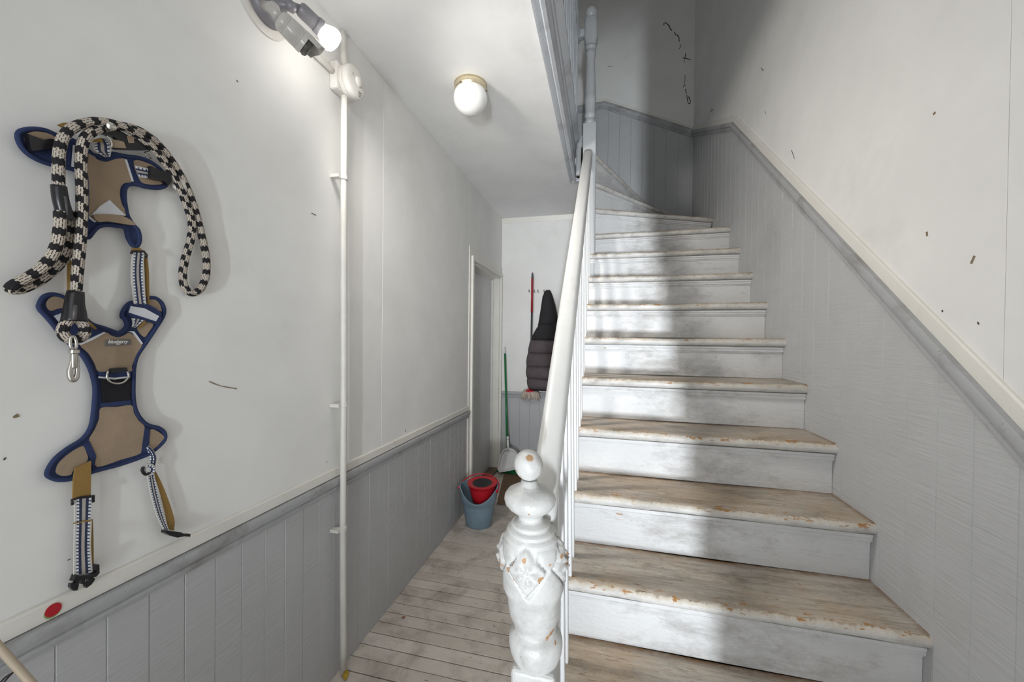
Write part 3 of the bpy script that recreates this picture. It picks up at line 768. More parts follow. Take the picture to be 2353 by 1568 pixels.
MB().lathe([(.0355, .034), (.034, .044), (.028, .051), (.016, .0555), (.0005, .057)], L1, tuple(bax), 32).build('bulb_lens', 'bulb', bo, smooth='all')
MB().tube([(XW+.012, fb.y+.08, fb.z-.01), (XW+.014, pa.y-.085, pa.z+.012), (XW+.016, pa.y-.06, pa.z+.008)], .0105, 14).build('feed_conduit', 'pipe', fl, smooth='all')

# ceiling globe
g = V((-.633, 1.742, 2.488))
gl = thing('ceiling_light', (g.x, g.y, ZC), 'unlit white opal globe lamp with brass collar on the hall ceiling', 'ceiling lamp')
MB().lathe([(.078, 0), (.0785, -.004), (.075, -.007), (.074, -.018), (.0765, -.021), (.0765, -.026), (.073, -.03), (.072, -.036), (.060, -.037)], (g.x, g.y, ZC), 'z', 56, False).build('brass_collar', 'brass', gl, smooth=True)
MB().lathe([(.081*math.sin(a), g.z-.073*math.cos(a)) for a in [math.pi*k/24*.74+.0001 for k in range(25)]], (g.x, g.y, 0), 'z', 56, False).build('globe_shade', 'opal', gl, smooth='all')
for a in (.2, 2.3, 4.4):
    MB().lathe([(.003, .070), (.003, .079), (.0005, .0795)], (g.x, g.y, ZC-.030), (math.cos(a), math.sin(a), 0), 8).build('set_screw', 'slot', gl)

# ------------------------------------------------------------------ sticker, small wall marks
stp = onx(122, 1402, XW+.0095)
stk = thing('round_sticker', (XW+.0095, stp.y, stp.z), 'small round red sticker with a pale green rim above the grey rail', 'sticker')
MB().lathe([(.0118, 0), (.0118, .0006), (.0005, .0006)], (XW+.0092, stp.y-.0006, stp.z-.0028), (1, 0, 0), 32).build('rim', 'stickgreen', stk)
MB().lathe([(.0115, .0004), (.0115, .0016), (.0005, .0016)], (XW+.0092, stp.y, stp.z), (1, 0, 0), 32).build('red_disc', 'stickred', stk)
def wallmarks():
    L = lambda pts, w_, m='mark': mark(wall_left, [onx(u, v, XW) for u, v in pts], w_, (1, 0, 0), m)
    L([(480, 877), (492, 882), (505, 887), (520, 890), (544, 894)], .003, 'markbrown')
    L([(715, 490), (720, 492), (726, 495)], .003); L([(30, 960), (36, 957), (42, 954)], .006, 'markbrown'); L([(8, 1058), (12, 1052)], .003)
    L([(752, 1061), (750, 1064)], .002); L([(931, 988), (932, 993)], .003); L([(543, 184), (547, 189)], .003); L([(155, 1288), (162, 1285)], .002)
    L([(780, 930), (786, 932), (796, 934)], .002); L([(520, 1190), (530, 1192), (540, 1191)], .0012, 'markbrown')
    L([(905, 203), (903, 217)], .004, 'wtrim')
    Rm = lambda pts, w_, m='mark': mark(WR, [onx(u, v, XR) for u, v in pts], w_, (-1, 0, 0), m)
    Rm([(2130, 533), (2131, 543)], .006, 'markbrown'); Rm([(2240, 588), (2232, 606)], .007, 'markbrown'); Rm([(2105, 745), (2110, 754)], .007, 'markbrown')
    Rm([(2150, 258), (2145, 263)], .005, 'markbrown'); Rm([(1819, 345), (1823, 356), (1826, 365)], .0025); Rm([(1750, 155), (1752, 162), (1755, 160)], .004)
    Rm([(1636, 247), (1632, 258), (1639, 251), (1636, 262)], .004); Rm([(1627, 275), (1628, 268)], .003); Rm([(1758, 255), (1760, 262)], .003)
    Rm([(2247, 740), (2250, 746)], .003); Rm([(2165, 713), (2167, 717)], .003); Rm([(2337, 940), (2343, 944)], .006, 'markbrown'); Rm([(2108, 715), (2112, 719)], .002)
    Bm = lambda pts, w_: mark(WB, [ony(u, v, YB) for u, v in pts], w_, (0, -1, 0))
    Bm([(1526, 58), (1525, 54), (1529, 52), (1534, 56), (1538, 60), (1540, 67), (1544, 70)], .008)
    Bm([(1550, 74), (1552, 81), (1556, 80)], .008); Bm([(1556, 80), (1560, 86), (1561, 96)], .008); Bm([(1564, 102), (1563, 108), (1561, 113)], .006)
    Bm([(1576, 123), (1573, 135), (1571, 145)], .007); Bm([(1568, 133), (1576, 134), (1587, 138)], .007)
    Bm([(1574, 173), (1574, 185), (1572, 197), (1570, 201)], .007); Bm([(1572, 197), (1576, 196)], .006)
    Bm([(1575, 205), (1576, 212), (1579, 214)], .008); Bm([(1578, 217), (1579, 226), (1581, 237)], .006); Bm([(1582, 222), (1587, 233), (1585, 239), (1582, 237)], .009)
    Bm([(1397, 153), (1407, 152)], .004)
wallmarks()

# ------------------------------------------------------------------ dog harness on the left wall
def z1(x, y): return (x/3.267, 240+y/3.267)
def z2(x, y): return (x/3.267, 640+y/3.267)
def z3(x, y): return (x/3.267, 1000+y/3.267)
def wp(P, off): return [onx(u, v, XW+off) for u, v in P]
hz0 = onx(200, 1120, XW)
har = thing('dog_harness', (XW, hz0.y, hz0.z-.1), 'tan canvas dog harness with navy binding hanging on the left wall', 'harness')
def plate(name, mat, P, off, th, Z=z1, par=None, smoothing=0, bevel=.001):
    pts = [V((*Z(*p), 0)) for p in P]
    if smoothing: pts = crom(pts, smoothing, True)
    poly = wp([(p.x, p.y) for p in pts], off)
    n = len(poly); mb = MB(); top = [p+V((th, 0, 0)) for p in poly]
    bm = bmesh.new(); vs = [bm.verts.new(p) for p in top]; es = [bm.edges.new((vs[i], vs[(i+1) % n])) for i in range(n)]
    fl_ = bmesh.ops.triangle_fill(bm, edges=es, use_beauty=True, normal=(1, 0, 0))
    bm.verts.index_update(); F = [tuple(v.index for v in f.verts) for f in bm.faces]; bm.free()
    mb.add(top+poly, F + [tuple(i+n for i in f)[::-1] for f in F] + [(i, (i+1) % n, n+(i+1) % n, n+i) for i in range(n)])
    return mb.build(name, mat, par or har)
def binding(P, off, r=.0042, Z=z1, par=None, sm=5):
    pts = crom([V((*Z(*p), 0)) for p in P], sm, True)
    return MB().tube(wp([(p.x, p.y) for p in pts], off), r, 8, loop=True).build('binding', 'navy', par or har, smooth='all')
CH = [(140, 215), (230, 186), (340, 195), (430, 232), (560, 275), (650, 340), (700, 378), (780, 392), (850, 372), (940, 388), (1080, 410), (1180, 468), (1250, 545), (1250, 602), (1200, 628), (1100, 622), (1000, 598), (945, 618), (932, 680), (940, 760), (958, 840), (1000, 905), (1035, 945), (1048, 1010), (1030, 1062), (995, 1060), (960, 1000), (940, 930), (860, 912), (780, 908), (720, 930), (660, 1000), (640, 960), (645, 800), (640, 540), (590, 505), (480, 470), (340, 440), (220, 380), (150, 300)]
chest = plate('chest_panel', 'navy', CH, .012, .006, smoothing=4)
binding(CH, .018)
plate('canvas_panel', 'tan', [(662, 372), (720, 412), (790, 432), (860, 412), (938, 412), (965, 500), (988, 578), (930, 592), (900, 625), (895, 690), (915, 760), (948, 835), (800, 842), (655, 835)], .0178, .0022, par=chest, smoothing=3)
plate('canvas_panel', 'tan', [(690, 832), (800, 826), (900, 838), (965, 868), (1004, 908), (900, 896), (800, 880), (725, 882)], .0200, .006, par=chest, smoothing=3)
plate('canvas_panel', 'tan', [(1000, 424), (1100, 440), (1180, 486), (1228, 545), (1222, 588), (1190, 602), (1100, 600), (1045, 565)], .0178, .0022, par=chest, smoothing=3)
plate('canvas_panel', 'tan', [(182, 240), (240, 205), (340, 214), (412, 250), (400, 300), (300, 300), (200, 290)], .0178, .0022, par=chest, smoothing=3)
plate('reflective_tape', 'reflect', [(680, 836), (750, 762), (820, 718), (905, 800), (945, 836), (800, 828)], .0202, .0012, par=chest)
plate('reflective_tape', 'reflect', [(934, 414), (950, 414), (1002, 578), (986, 580)], .0190, .0012, par=chest)
plate('reflective_tape', 'reflect', [(650, 845), (664, 838), (728, 880), (706, 886)], .0195, .0012, par=chest)
plate('reflective_tape', 'reflect', [(546, 305), (563, 308), (556, 472), (534, 468)], .0190, .0012, par=chest)
bl = plate('buckle', 'blackplastic', [(178, 226), (205, 238), (300, 272), (345, 262), (398, 272), (392, 345), (340, 338), (212, 356), (196, 320)], .020, .012, par=har)
plate('buckle', 'blackplastic', [(1104, 466), (1180, 500), (1256, 514), (1256, 592), (1235, 610), (1205, 580), (1150, 572), (1100, 556)], .020, .012, par=har)
def strap(name, mat, A, B, off, th=.0022, Z=z1, par=None, sm=4, bulge=0):
    a = crom([V((*Z(*p), 0)) for p in A], sm); b = crom([V((*Z(*p), 0)) for p in B], sm); m = len(a)
    o_ = [off + bulge*math.sin(math.pi*i/(m-1)) for i in range(m)]
    return MB().ribbon([onx(p.x, p.y, XW+q_) for p, q_ in zip(a, o_)], [onx(p.x, p.y, XW+q_) for p, q_ in zip(b, o_)], (1, 0, 0), th).build(name, mat, par or har)
strap('webbing', 'web', [(1005, 458), (1105, 482)], [(1040, 548), (1106, 556)], .0208)
strap('webbing', 'web', [(700, 262), (692, 320), (705, 350), (790, 398)], [(790, 255), (828, 300), (830, 350), (822, 396)], .022, bulge=.01)
strap('strap', 'tanstrap', [(705, 262), (760, 250)], [(690, 285), (770, 285)], .030)
# collar-like black band with tan lining near the nail
bc = plate('neck_band', 'blackplastic', [(690, 215), (780, 196), (870, 200), (960, 250), (1060, 285), (1135, 318), (1105, 346), (960, 345), (830, 332), (850, 262), (780, 232)], .024, .010, smoothing=3)
plate('canvas_panel', 'tan', [(838, 262), (925, 280), (945, 330), (835, 325)], .0345, .0015, par=bc)
plate('canvas_panel', 'tan', [(950, 236), (1000, 238), (1004, 290), (965, 290)], .0345, .0015, par=bc)
plate('strap_tip', 'tanstrap', [(425, 155), (470, 138), (520, 140), (540, 165), (470, 180)], .014, .004)
plate('strap_tip', 'tanstrap', [(103, 217), (140, 215), (145, 262), (128, 262)], .010, .004)
MB().tube(wp([z1(*p) for p in ((792, 232), (830, 262), (842, 300), (832, 326))], .037), .002, 8).build('ring', 'chrome', har, smooth='all')
MB().tube(wp([z1(*p) for p in ((1130, 345), (1085, 360), (1095, 395), (1120, 375), (1135, 410))], .022), .0016, 8).build('hook_ring', 'chrome', har, smooth='all')
# connecting strap with slider
plate('strap_tip', 'tanstrap', [(985, 1076), (1040, 1078), (1085, 1112), (990, 1110)], .016, .004)
strap('strap', 'tanstrap', [(1075, 1120), (1085, 1250), (1090, 1390), (1092, 1500)], [(1092, 1150), (1104, 1260), (1106, 1390), (1108, 1505)], .010, .006)
strap('webbing', 'web', [(990, 1112), (980, 1250), (988, 1390), (1002, 1500)], [(1078, 1112), (1070, 1250), (1080, 1390), (1092, 1500)], .018, .003)
MB().tube(wp([z1(*p) for p in ((985, 1122), (990, 1104), (1080, 1104), (1100, 1130), (1096, 1150))], .022), .0026, 8).build('slider', 'blackplastic', har, smooth='all')
strap('strap', 'tanstrap', [(505, 1170), (500, 1300), (510, 1500), (560, 1680), (640, 1690)], [(528, 1170), (522, 1300), (528, 1480), (600, 1640), (690, 1650)], .008, .004)
# back panel
BK = [(296, 195), (330, 138), (390, 121), (450, 132), (510, 165), (570, 235), (640, 305), (700, 348), (780, 373), (850, 398), (890, 410), (925, 392), (952, 352), (935, 305), (916, 285), (930, 235), (975, 186), (1040, 176), (1105, 150), (1165, 148), (1215, 188), (1232, 245), (1215, 300), (1160, 385), (1090, 490), (1030, 580), (1006, 665), (1000, 770), (1000, 890), (1014, 980), (1050, 1050), (1105, 1100), (1185, 1122), (1228, 1152), (1240, 1192), (1222, 1232), (1165, 1285), (1100, 1328), (900, 1398), (710, 1448), (545, 1503), (450, 1514), (392, 1500), (356, 1472), (372, 1418), (420, 1350), (505, 1280), (600, 1222), (658, 1162), (690, 1090), (706, 980), (715, 850), (704, 760), (668, 655), (606, 560), (535, 498), (465, 430), (400, 345), (340, 275), (303, 235)]
back = plate('back_panel', 'navy', BK, .006, .006, Z=z2, smoothing=4)
binding(BK, .012, Z=z2)
Bp = lambda nm, mt, P, off=.0118, th=.0022, sm=3: plate(nm, mt, P, off, th, Z=z2, par=back, smoothing=sm)
Bp('canvas_panel', 'tan', [(598, 500), (690, 456), (782, 405), (830, 430), (885, 442), (935, 425), (965, 408), (1012, 440), (1062, 492), (1020, 575), (986, 655), (978, 702), (860, 708), (738, 700), (706, 640), (660, 562)])
Bp('canvas_panel', 'tan', [(343, 190), (378, 143), (430, 140), (486, 165), (490, 212), (430, 228), (372, 242)])
Bp('canvas_panel', 'tan', [(1105, 168), (1150, 158), (1192, 190), (1208, 250), (1150, 222), (1108, 200)])
Bp('canvas_panel', 'tan', [(1085, 318), (1145, 345), (1110, 405), (1078, 440), (1030, 385), (1040, 345)])
Bp('canvas_panel', 'tan', [(755, 972), (870, 965), (980, 952), (1000, 1010), (1040, 1072), (1082, 1118), (1072, 1220), (1055, 1310), (900, 1362), (722, 1416), (712, 1330), (666, 1222), (710, 1130), (742, 1050)])
Bp('canvas_panel', 'tan', [(416, 1442), (440, 1384), (520, 1312), (618, 1258), (640, 1300), (655, 1352), (620, 1402), (545, 1445), (525, 1475), (462, 1482), (424, 1466)])
Bp('canvas_panel', 'tan', [(1120, 1138), (1180, 1150), (1226, 1188), (1214, 1216), (1150, 1280), (1112, 1272)])
Bp('reflective_tape', 'reflect', [(402, 282), (470, 258), (478, 316), (438, 326)], .0121, .0014, 0)
bandr = plate('cross_band', 'navy', [(972, 188), (1100, 196), (1196, 262), (1190, 330), (1165, 345), (1060, 312), (952, 282), (955, 225)], .0135, .006, Z=z2, par=back, smoothing=2)
plate('reflective_tape', 'reflect', [(980, 208), (1085, 226), (1192, 284), (1168, 322), (1070, 290), (964, 256)], .0197, .0014, Z=z2)
Bp('mesh_panel', 'mesh', [(752, 752), (978, 748), (976, 915), (764, 936)], .0122, .0025, 0)
Bp('cross_band', 'navy', [(735, 702), (980, 700), (978, 742), (738, 742)], .0124, .0028, 0)
Bp('reflective_tape', 'reflect', [(738, 736), (860, 746), (972, 734), (972, 744), (860, 760), (738, 748)], .0154, .0014, 0)
Bp('cross_band', 'navy', [(752, 936), (978, 914), (980, 948), (754, 968)], .0124, .0032, 0)
Bp('cross_band', 'navy', [(1082, 1118), (1120, 1132), (1108, 1290), (1055, 1312)], .0124, .003, 0)
Bp('cross_band', 'navy', [(618, 1250), (665, 1222), (716, 1335), (690, 1440), (680, 1365)], .0124, .003, 0)
Bp('reflective_tape', 'reflect', [(580, 492), (680, 448), (775, 402), (782, 410), (690, 462), (600, 500)], .0124, .0032, 0)
Bp('reflective_tape', 'reflect', [(955, 396), (1000, 398), (1066, 488), (1056, 496), (990, 410)], .0124, .0032, 0)
strap('webbing', 'web', [(985, 298), (992, 330), (988, 365)], [(1080, 312), (1050, 335), (1010, 370)], .0145, .003, Z=z2)
strap('strap', 'tanstrap', [(1080, 312), (1060, 345), (1030, 378)], [(1088, 316), (1072, 350), (1045, 372)], .0150, .003, Z=z2)
strap('strap', 'tanstrap', [(640, 322), (670, 350), (705, 382)], [(655, 315), (690, 345), (722, 376)], .0150, .003, Z=z2)
kp = plate('ring_keeper', 'blackplastic', [(816, 684), (822, 676), (935, 668), (946, 700), (815, 712)], .0165, .007, Z=z2)
dr = [(812, 698), (802, 725), (808, 755), (832, 780), (880, 791), (925, 780), (955, 752), (964, 722), (952, 697)]
MB().tube(crom(wp([z2(*p) for p in dr], .0215), 5), .0021, 10).build('d_ring', 'chrome', har, smooth='all')
lab = plate('label', 'labelgrey', [(788, 462), (978, 456), (980, 500), (791, 511)], .0142, .0014, Z=z2)
def text_mesh(body, size, shear, origin, mat, parent, name, width):
    cu = bpy.data.curves.new(name, 'FONT'); cu.body = body; cu.size = size; cu.shear = shear; cu.extrude = .0003; cu.offset = size*.018
    to = bpy.data.objects.new(name+'_tmp', cu); col.objects.link(to)
    bpy.context.view_layer.update()
    me = bpy.data.meshes.new_from_object(to.evaluated_get(bpy.context.evaluated_depsgraph_get()))
    bpy.data.objects.remove(to)
    xs = [v_.co.x for v_ in me.vertices]; k_ = width/(max(xs)-min(xs)); x0 = min(xs)
    mb = MB()
    mb.add([(origin.x+v_.co.z, origin.y+(v_.co.x-x0)*k_, origin.z+v_.co.y-.00*(v_.co.x)) for v_ in me.vertices], [tuple(p.vertices) for p in me.polygons])
    bpy.data.meshes.remove(me)
    return mb.build(name, mat, parent)
ta, tb = onx(*z2(813, 488), XW+.0159), onx(*z2(962, 484), XW+.0159)
text_mesh('blueberry', .0105, .28, ta, 'labeltext', lab, 'lettering', (tb-ta).length)
ta, tb = onx(*z2(872, 500), XW+.0159), onx(*z2(906, 498), XW+.0159)
text_mesh('PET', .0042, .1, ta, 'labeltext', lab, 'lettering', (tb-ta).length)
# lower left strap with side-release buckle
strap('strap', 'tanstrap', [(560, 246), (545, 330), (540, 480)], [(678, 192), (676, 320), (674, 468)], .018, .003, Z=z3)
strap('strap', 'tanstrap', [(672, 630), (678, 800), (680, 960)], [(686, 630), (692, 800), (694, 1010)], .010, .004, Z=z3)
strap('webbing', 'web', [(552, 480), (555, 640), (550, 840), (548, 1050)], [(692, 470), (682, 640), (676, 840), (688, 1030)], .018, .003, Z=z3)
strap('strap', 'tanstrap', [(548, 660), (546, 668)], [(684, 634), (684, 646)], .0215, .0012, Z=z3)
MB().tube(wp([z3(*p) for p in ((544, 525), (540, 488), (600, 470), (680, 462), (700, 455), (700, 505))], .022), .0024, 8).build('slider', 'blackplastic', har, smooth='all')
bk = plate('buckle', 'blackplastic', [(518, 1092), (540, 1040), (556, 1052), (640, 1042), (690, 1026), (694, 968), (712, 966), (714, 1030), (690, 1058), (560, 1082)], .014, .013, Z=z3)
plate('prong', 'blackplastic', [(545, 1075), (575, 1070), (570, 1130), (560, 1162), (530, 1165), (508, 1140), (512, 1112), (548, 1105)], .016, .008, Z=z3, par=bk)
plate('prong', 'blackplastic', [(590, 1065), (625, 1060), (618, 1095), (612, 1120), (590, 1115)], .016, .008, Z=z3, par=bk)
plate('prong', 'blackplastic', [(640, 1055), (668, 1050), (664, 1080), (690, 1068), (692, 1085), (665, 1120), (628, 1146), (620, 1130), (645, 1095)], .016, .008, Z=z3, par=bk)
# lower right knotted strap
MB().tube(crom(wp([z3(*p) for p in ((1108, 88), (1140, 120), (1160, 175), (1150, 235))], .016), 5), .0035, 8).build('strap', 'web', har, smooth='all')
MB().tube(crom(wp([z3(*p) for p in ((1108, 100), (1138, 160), (1132, 225))], .014), 5), .0030, 8).build('strap', 'web', har, smooth='all')
MB().tube(crom(wp([z3(*p) for p in ((1085, 240), (1120, 228), (1150, 245), (1142, 285), (1105, 292), (1075, 275))], .020), 4, True), .0042, 8, loop=True).build('knot', 'web', har, smooth='all')
MB().tube(crom(wp([z3(*p) for p in ((1078, 238), (1068, 265), (1090, 295), (1118, 290))], .023), 4), .0032, 8).build('knot', 'blackplastic', har, smooth='all')
strap('webbing', 'web', [(1098, 292), (1125, 440), (1170, 600), (1222, 712)], [(1150, 288), (1180, 440), (1222, 600), (1262, 712)], .016, .003, Z=z3)
strap('strap', 'tanstrap', [(1148, 285), (1195, 420), (1240, 600), (1262, 712)], [(1160, 268), (1225, 400), (1300, 620), (1300, 718)], .012, .003, Z=z3)
bk2 = plate('buckle', 'blackplastic', [(1212, 708), (1262, 718), (1330, 726), (1345, 738), (1398, 738), (1396, 760), (1350, 756), (1300, 766), (1240, 748), (1208, 730)], .012, .014, Z=z3)

# rope leash
lsh0 = onx(*z1(540, 1400), XW)
ls = thing('rope_leash', (XW, lsh0.y, lsh0.z), 'thick black and cream checked rope dog leash looped over a nail', 'leash')
def rope(P, offs, r, name='rope', n=8, sm=8, par=None):
    pts = crom([V((*p, o_)) for p, o_ in zip(P, offs)], sm)
    path = [onx(p.x, p.y, XW+p.z) for p in pts]
    rad = r if not isinstance(r, list) else [r[min(len(r)-1, int(i/len(path)*len(r)))] for i in range(len(path))]
    return MB().tube(path, r, 20).build(name, 'rope', par or ls, smooth='all')
lead = [z1(*p) for p in ((448, 720), (440, 560), (442, 400), (462, 280), (520, 195), (620, 145), (740, 130), (880, 155), (1010, 215), (1130, 310), (1240, 440), (1330, 590), (1395, 740), (1440, 890), (1428, 1030), (1392, 1150), (1372, 1270), (1385, 1370), (1440, 1418), (1505, 1385), (1548, 1280), (1548, 1150), (1522, 1020), (1488, 880), (1440, 720), (1370, 560), (1270, 400), (1160, 275), (1040, 195), (920, 165), (800, 170), (700, 200), (640, 255), (612, 340), (608, 480), (614, 640), (614, 800), (608, 960), (596, 1120), (580, 1280), (570, 1420))]
offs = [.046]*5+[.044, .042, .040, .038, .036, .03, .026, .022]+[.018]*10+[.018, .022, .024, .028, .03, .033, .036, .038, .042, .048, .05, .05, .048, .046, .044, .042, .04, .04]
rope(lead, offs[:len(lead)], .0084, sm=7)
rope([z1(*p) for p in ((452, 800), (450, 920), (425, 1060), (360, 1180), (260, 1270), (150, 1330), (90, 1370), (95, 1390), (160, 1385), (280, 1330), (400, 1240), (490, 1130), (520, 1000), (528, 880), (520, 800))], [.046, .044, .04, .036, .032, .03, .028, .024, .020, .018, .018, .02, .024, .03, .036], .0088, 'hand_loop')
rope([z2(*p) for p in ((540, 300), (500, 330), (470, 390), (490, 440), (545, 462), (610, 445), (640, 395), (620, 335), (580, 300))], [.044, .044, .042, .042, .044, .042, .042, .044, .044], .0086, 'eye_loop')
def clamp_(P, rr_, nm='clamp'):
    path = [onx(*p[:2], XW+p[2]) for p in P]
    return MB().tube(crom(path, 4), [rr_[0]+(rr_[1]-rr_[0])*i/(4*(len(P)-1)) for i in range(4*(len(P)-1)+1)], 18).build(nm, 'blackplastic', ls, smooth='all')
clamp_([(*z1(440, 612), .046), (*z1(452, 700), .046), (*z1(475, 790), .044), (*z1(500, 868), .042)], (.0105, .0118))
clamp_([(*z1(568, 1405), .044), (*z1(560, 1500), .044), (*z1(560, 1560), .044), (*z2(558, 322), .044)], (.0118, .0178))
MB().tube([onx(*z2(562, 200), XW+.0585), onx(*z2(560, 310), XW+.0605)], .0035, 8).build('clamp_rib', 'mopgrey', ls, smooth='all')
MB().tube([onx(*z1(485, 690), XW+.0555), onx(*z1(505, 830), XW+.0525)], .0025, 8).build('clamp_rib', 'mopgrey', ls, smooth='all')
sn = MB().tube(crom(wp([z2(*p) for p in ((545, 435), (530, 450), (527, 490), (535, 520), (555, 530), (572, 515), (572, 480), (562, 448))], .052), 5, True), .0026, 10, loop=True)
clip = sn.build('snap_clip', 'chrome', ls, smooth='all')
MB().lathe([(.004, .004), (.0075, .002), (.0075, -.004), (.0055, -.006), (.0055, -.030), (.004, -.033)], onx(*z2(555, 545), XW+.05), 'z', 18).build('swivel_barrel', 'chrome', clip, smooth=True)
MB().tube(crom(wp([z2(*p) for p in ((548, 600), (535, 640), (525, 690), (528, 740), (548, 766), (570, 745), (580, 700), (578, 655), (568, 610))], .05), 5), [.0032]*9+[.0045]*18+[.0036]*14, 12).build('hook', 'chrome', clip, smooth='all')
MB().tube(wp([z2(*p) for p in ((578, 570), (584, 620), (580, 668))], .05), .0022, 8).build('gate', 'chrome', clip, smooth='all')
# nail and knob
nl = thing('wall_nail', (XW, onx(255, 292, XW).y, onx(255, 292, XW).z), 'shiny bolt in the left wall carrying the leash', 'nail')
n0, n1 = onx(*z1(770, 215), XW), onx(*z1(835, 168), XW+.085)
MB().tube([n0, n1], .0042, 12).build('shank', 'chrome', nl, smooth='all')
MB().lathe([(.0065, 0), (.0075, .002), (.007, .005), (.003, .007), (.0005, .0072)], n1, tuple((n1-n0).normalized()), 16).build('head', 'chrome', nl, smooth=True)
kp_ = onx(*z1(1300, 610), XW)
kb = thing('coat_peg', kp_, 'round white coat peg on the left wall behind the harness buckle', 'coat peg')
MB().lathe([(.008, 0), (.008, .010), (.014, .014), (.0175, .02), (.0165, .026), (.010, .030), (.0005, .031)], kp_, (1, 0, 0), 28).build('knob_head', 'alarm', kb, smooth='all')

# ------------------------------------------------------------------ pole in the lower left corner
pA, pB = onx(-18, 1470, XW+.10), onx(100, 1602, XW+.16)
d_ = (pB-pA).normalized()
wpole = thing('wooden_pole', pB+d_*.45, 'pale round wooden pole leaning in the lower left corner', 'pole')
MB().tube([pA-d_*.05, pA+d_*.05, pB, pB+d_*.45], .0052, 14).build('shaft', 'polewood', wpole, smooth='all')
MB().tube(crom([onx(30, 1546, XW+.125), onx(14, 1556, XW+.12), onx(0, 1570, XW+.115), onx(-14, 1584, XW+.11), onx(2, 1576, XW+.13), onx(20, 1556, XW+.13), onx(30, 1546, XW+.125)], 4), .0014, 6).build('cord', 'blackplastic', wpole, smooth='all')

# ------------------------------------------------------------------ things at the hall end
bc_ = V((-.853, 2.602, 0))
bu = thing('mop_bucket', bc_, 'blue-grey plastic mop bucket with red wringer on the hall floor', 'bucket')
def bring(r, z, dip=0, ex=1.12):
    return [bc_ + V((math.cos(a)*r*ex, math.sin(a)*r, z - dip*max(0, math.cos(a+math.pi*.45))**2)) for a in [2*math.pi*k/48 for k in range(48)]]
MB().loft([bring(.074, .004), bring(.08, 0), bring(.084, .006), bring(.098, .12), bring(.1, .13), bring(.101, .14), bring(.107, .17, .01), bring(.112, .176, .012), bring(.117, .215, .03), bring(.122, .272, .085), bring(.126, .276, .088), bring(.126, .284, .09), bring(.119, .284, .09), bring(.112, .215, .03), bring(.1, .13), bring(.08, .012), bring(.01, .012)], True, True).build('bucket_body', 'bucketgrey', bu, smooth=True)
wc = bc_+V((.022, .004, 0))
def wring(r, z, tilt=.0): return [wc + V((math.cos(a)*r*1.08, math.sin(a)*r, z+tilt*math.sin(a))) for a in [2*math.pi*k/40 for k in range(40)]]
MB().loft([wring(.062, .17), wring(.086, .262, .004), wring(.097, .296, .008), wring(.1, .298, .008), wring(.1, .304, .008), wring(.066, .30, .008), wring(.06, .285, .006), wring(.05, .18)], True, True).build('wringer', 'red', bu, smooth=True)
MB().loft([wring(.0655, .2995, .008), wring(.058, .27, .006), wring(.048, .205, .004), wring(.008, .2)], True, True).build('basket', 'blackplastic', bu, smooth=True)
hd = [bc_+V((math.cos(a)*.128*1.12, math.sin(a)*.128, .268+.05*max(0, math.sin(a)))) for a in [-.25+ (math.pi+.5)*k/24 for k in range(25)]]
MB().tube(hd, .0042, 10).build('handle', 'red', bu, smooth='all')
for a in (-.2, math.pi+.2):
    p_ = bc_+V((math.cos(a)*.13*1.1, math.sin(a)*.13, .262))
    MB().lathe([(.010, -.008), (.012, 0), (.010, .008)], p_, (math.cos(a), math.sin(a), 0), 14).build('handle_lug', 'red', bu, smooth=True)

mt = MB(); mc = [V((-.815, 2.945, 0)), V((-.17, 2.99, 0)), V((-.2, 3.70, 0)), V((-.925, 3.60, 0))]
mt.loft([[p+V((0, 0, h_)) for p in mc] for h_ in (.001, .013)])
dm = mt.build('doormat', 'coir', bevel=.004)
tag(dm, 'brown coir doormat on the boards at the hall end', 'doormat')

# broom and dustpan
b1, b2 = ony(1160, 798, 3.755), V((-.905, 3.66, .06))
br = thing('broom', V((-.905, 3.66, 0)), 'broom with a green stick and green head leaning in the hall corner', 'broom')
dv = (b1-b2)
MB().tube([b2+dv*.02, b2+dv*.95], .0105, 14).build('stick', 'green', br, smooth='all')
MB().tube([b2+dv*.945, b2+dv*.99, b1], [.0112, .011, .006], 14).build('cap', 'whiteplastic', br, smooth='all')
hb = MB(); e1 = V((.93, -.2, 0)).normalized(); e2 = V((-e1.y, e1.x, 0))
hc_ = V((-.90, 3.655, 0))
def headring(z, l, w_): return [hc_ + e1*math.copysign(abs(math.cos(a))**.5, math.cos(a))*l + e2*math.sin(a)*w_ + V((0, 0, z)) for a in [2*math.pi*k/24 for k in range(24)]]
hb.loft([headring(.045, .105, .02), headring(.052, .11, .024), headring(.066, .108, .024), headring(.078, .06, .018)]).build('head', 'green', br, smooth=True)
bs = MB()
for k in range(70):
    t_ = (k % 35)/34*2-1; row = -1 if k < 35 else 1
    a_ = hc_ + e1*(t_*.10) + e2*(row*.012) + V((0, 0, .048)); b__ = hc_ + e1*(t_*.112) + e2*(row*.02) + V((0, 0, .002))
    bs.tube([a_, b__], .0028, 5)
o_ = bs.build('bristles', 'green', br); o_['kind'] = 'stuff'
dp = thing('dustpan', V((-.88, 3.58, 0)), 'white plastic dustpan clipped upright in front of the green broom', 'dustpan')
def dpt(u, v, Y): return ony(u, v, Y)
outl = [(1143, 1078), (1147, 1052), (1156, 1034), (1163, 1031), (1173, 1031), (1182, 1035), (1192, 1046), (1201, 1068), (1203, 1074), (1172, 1082), (1148, 1086)]
front = [dpt(u, v, 3.585+.05*(1080-v)/60) for u, v in outl]
cen = sum(front, V((0, 0, 0)))/len(front)
rim_in = [p.lerp(cen, .10) for p in front]; dn = V((0, 1, -.0)) * .022
pan = MB(); n_ = len(front)
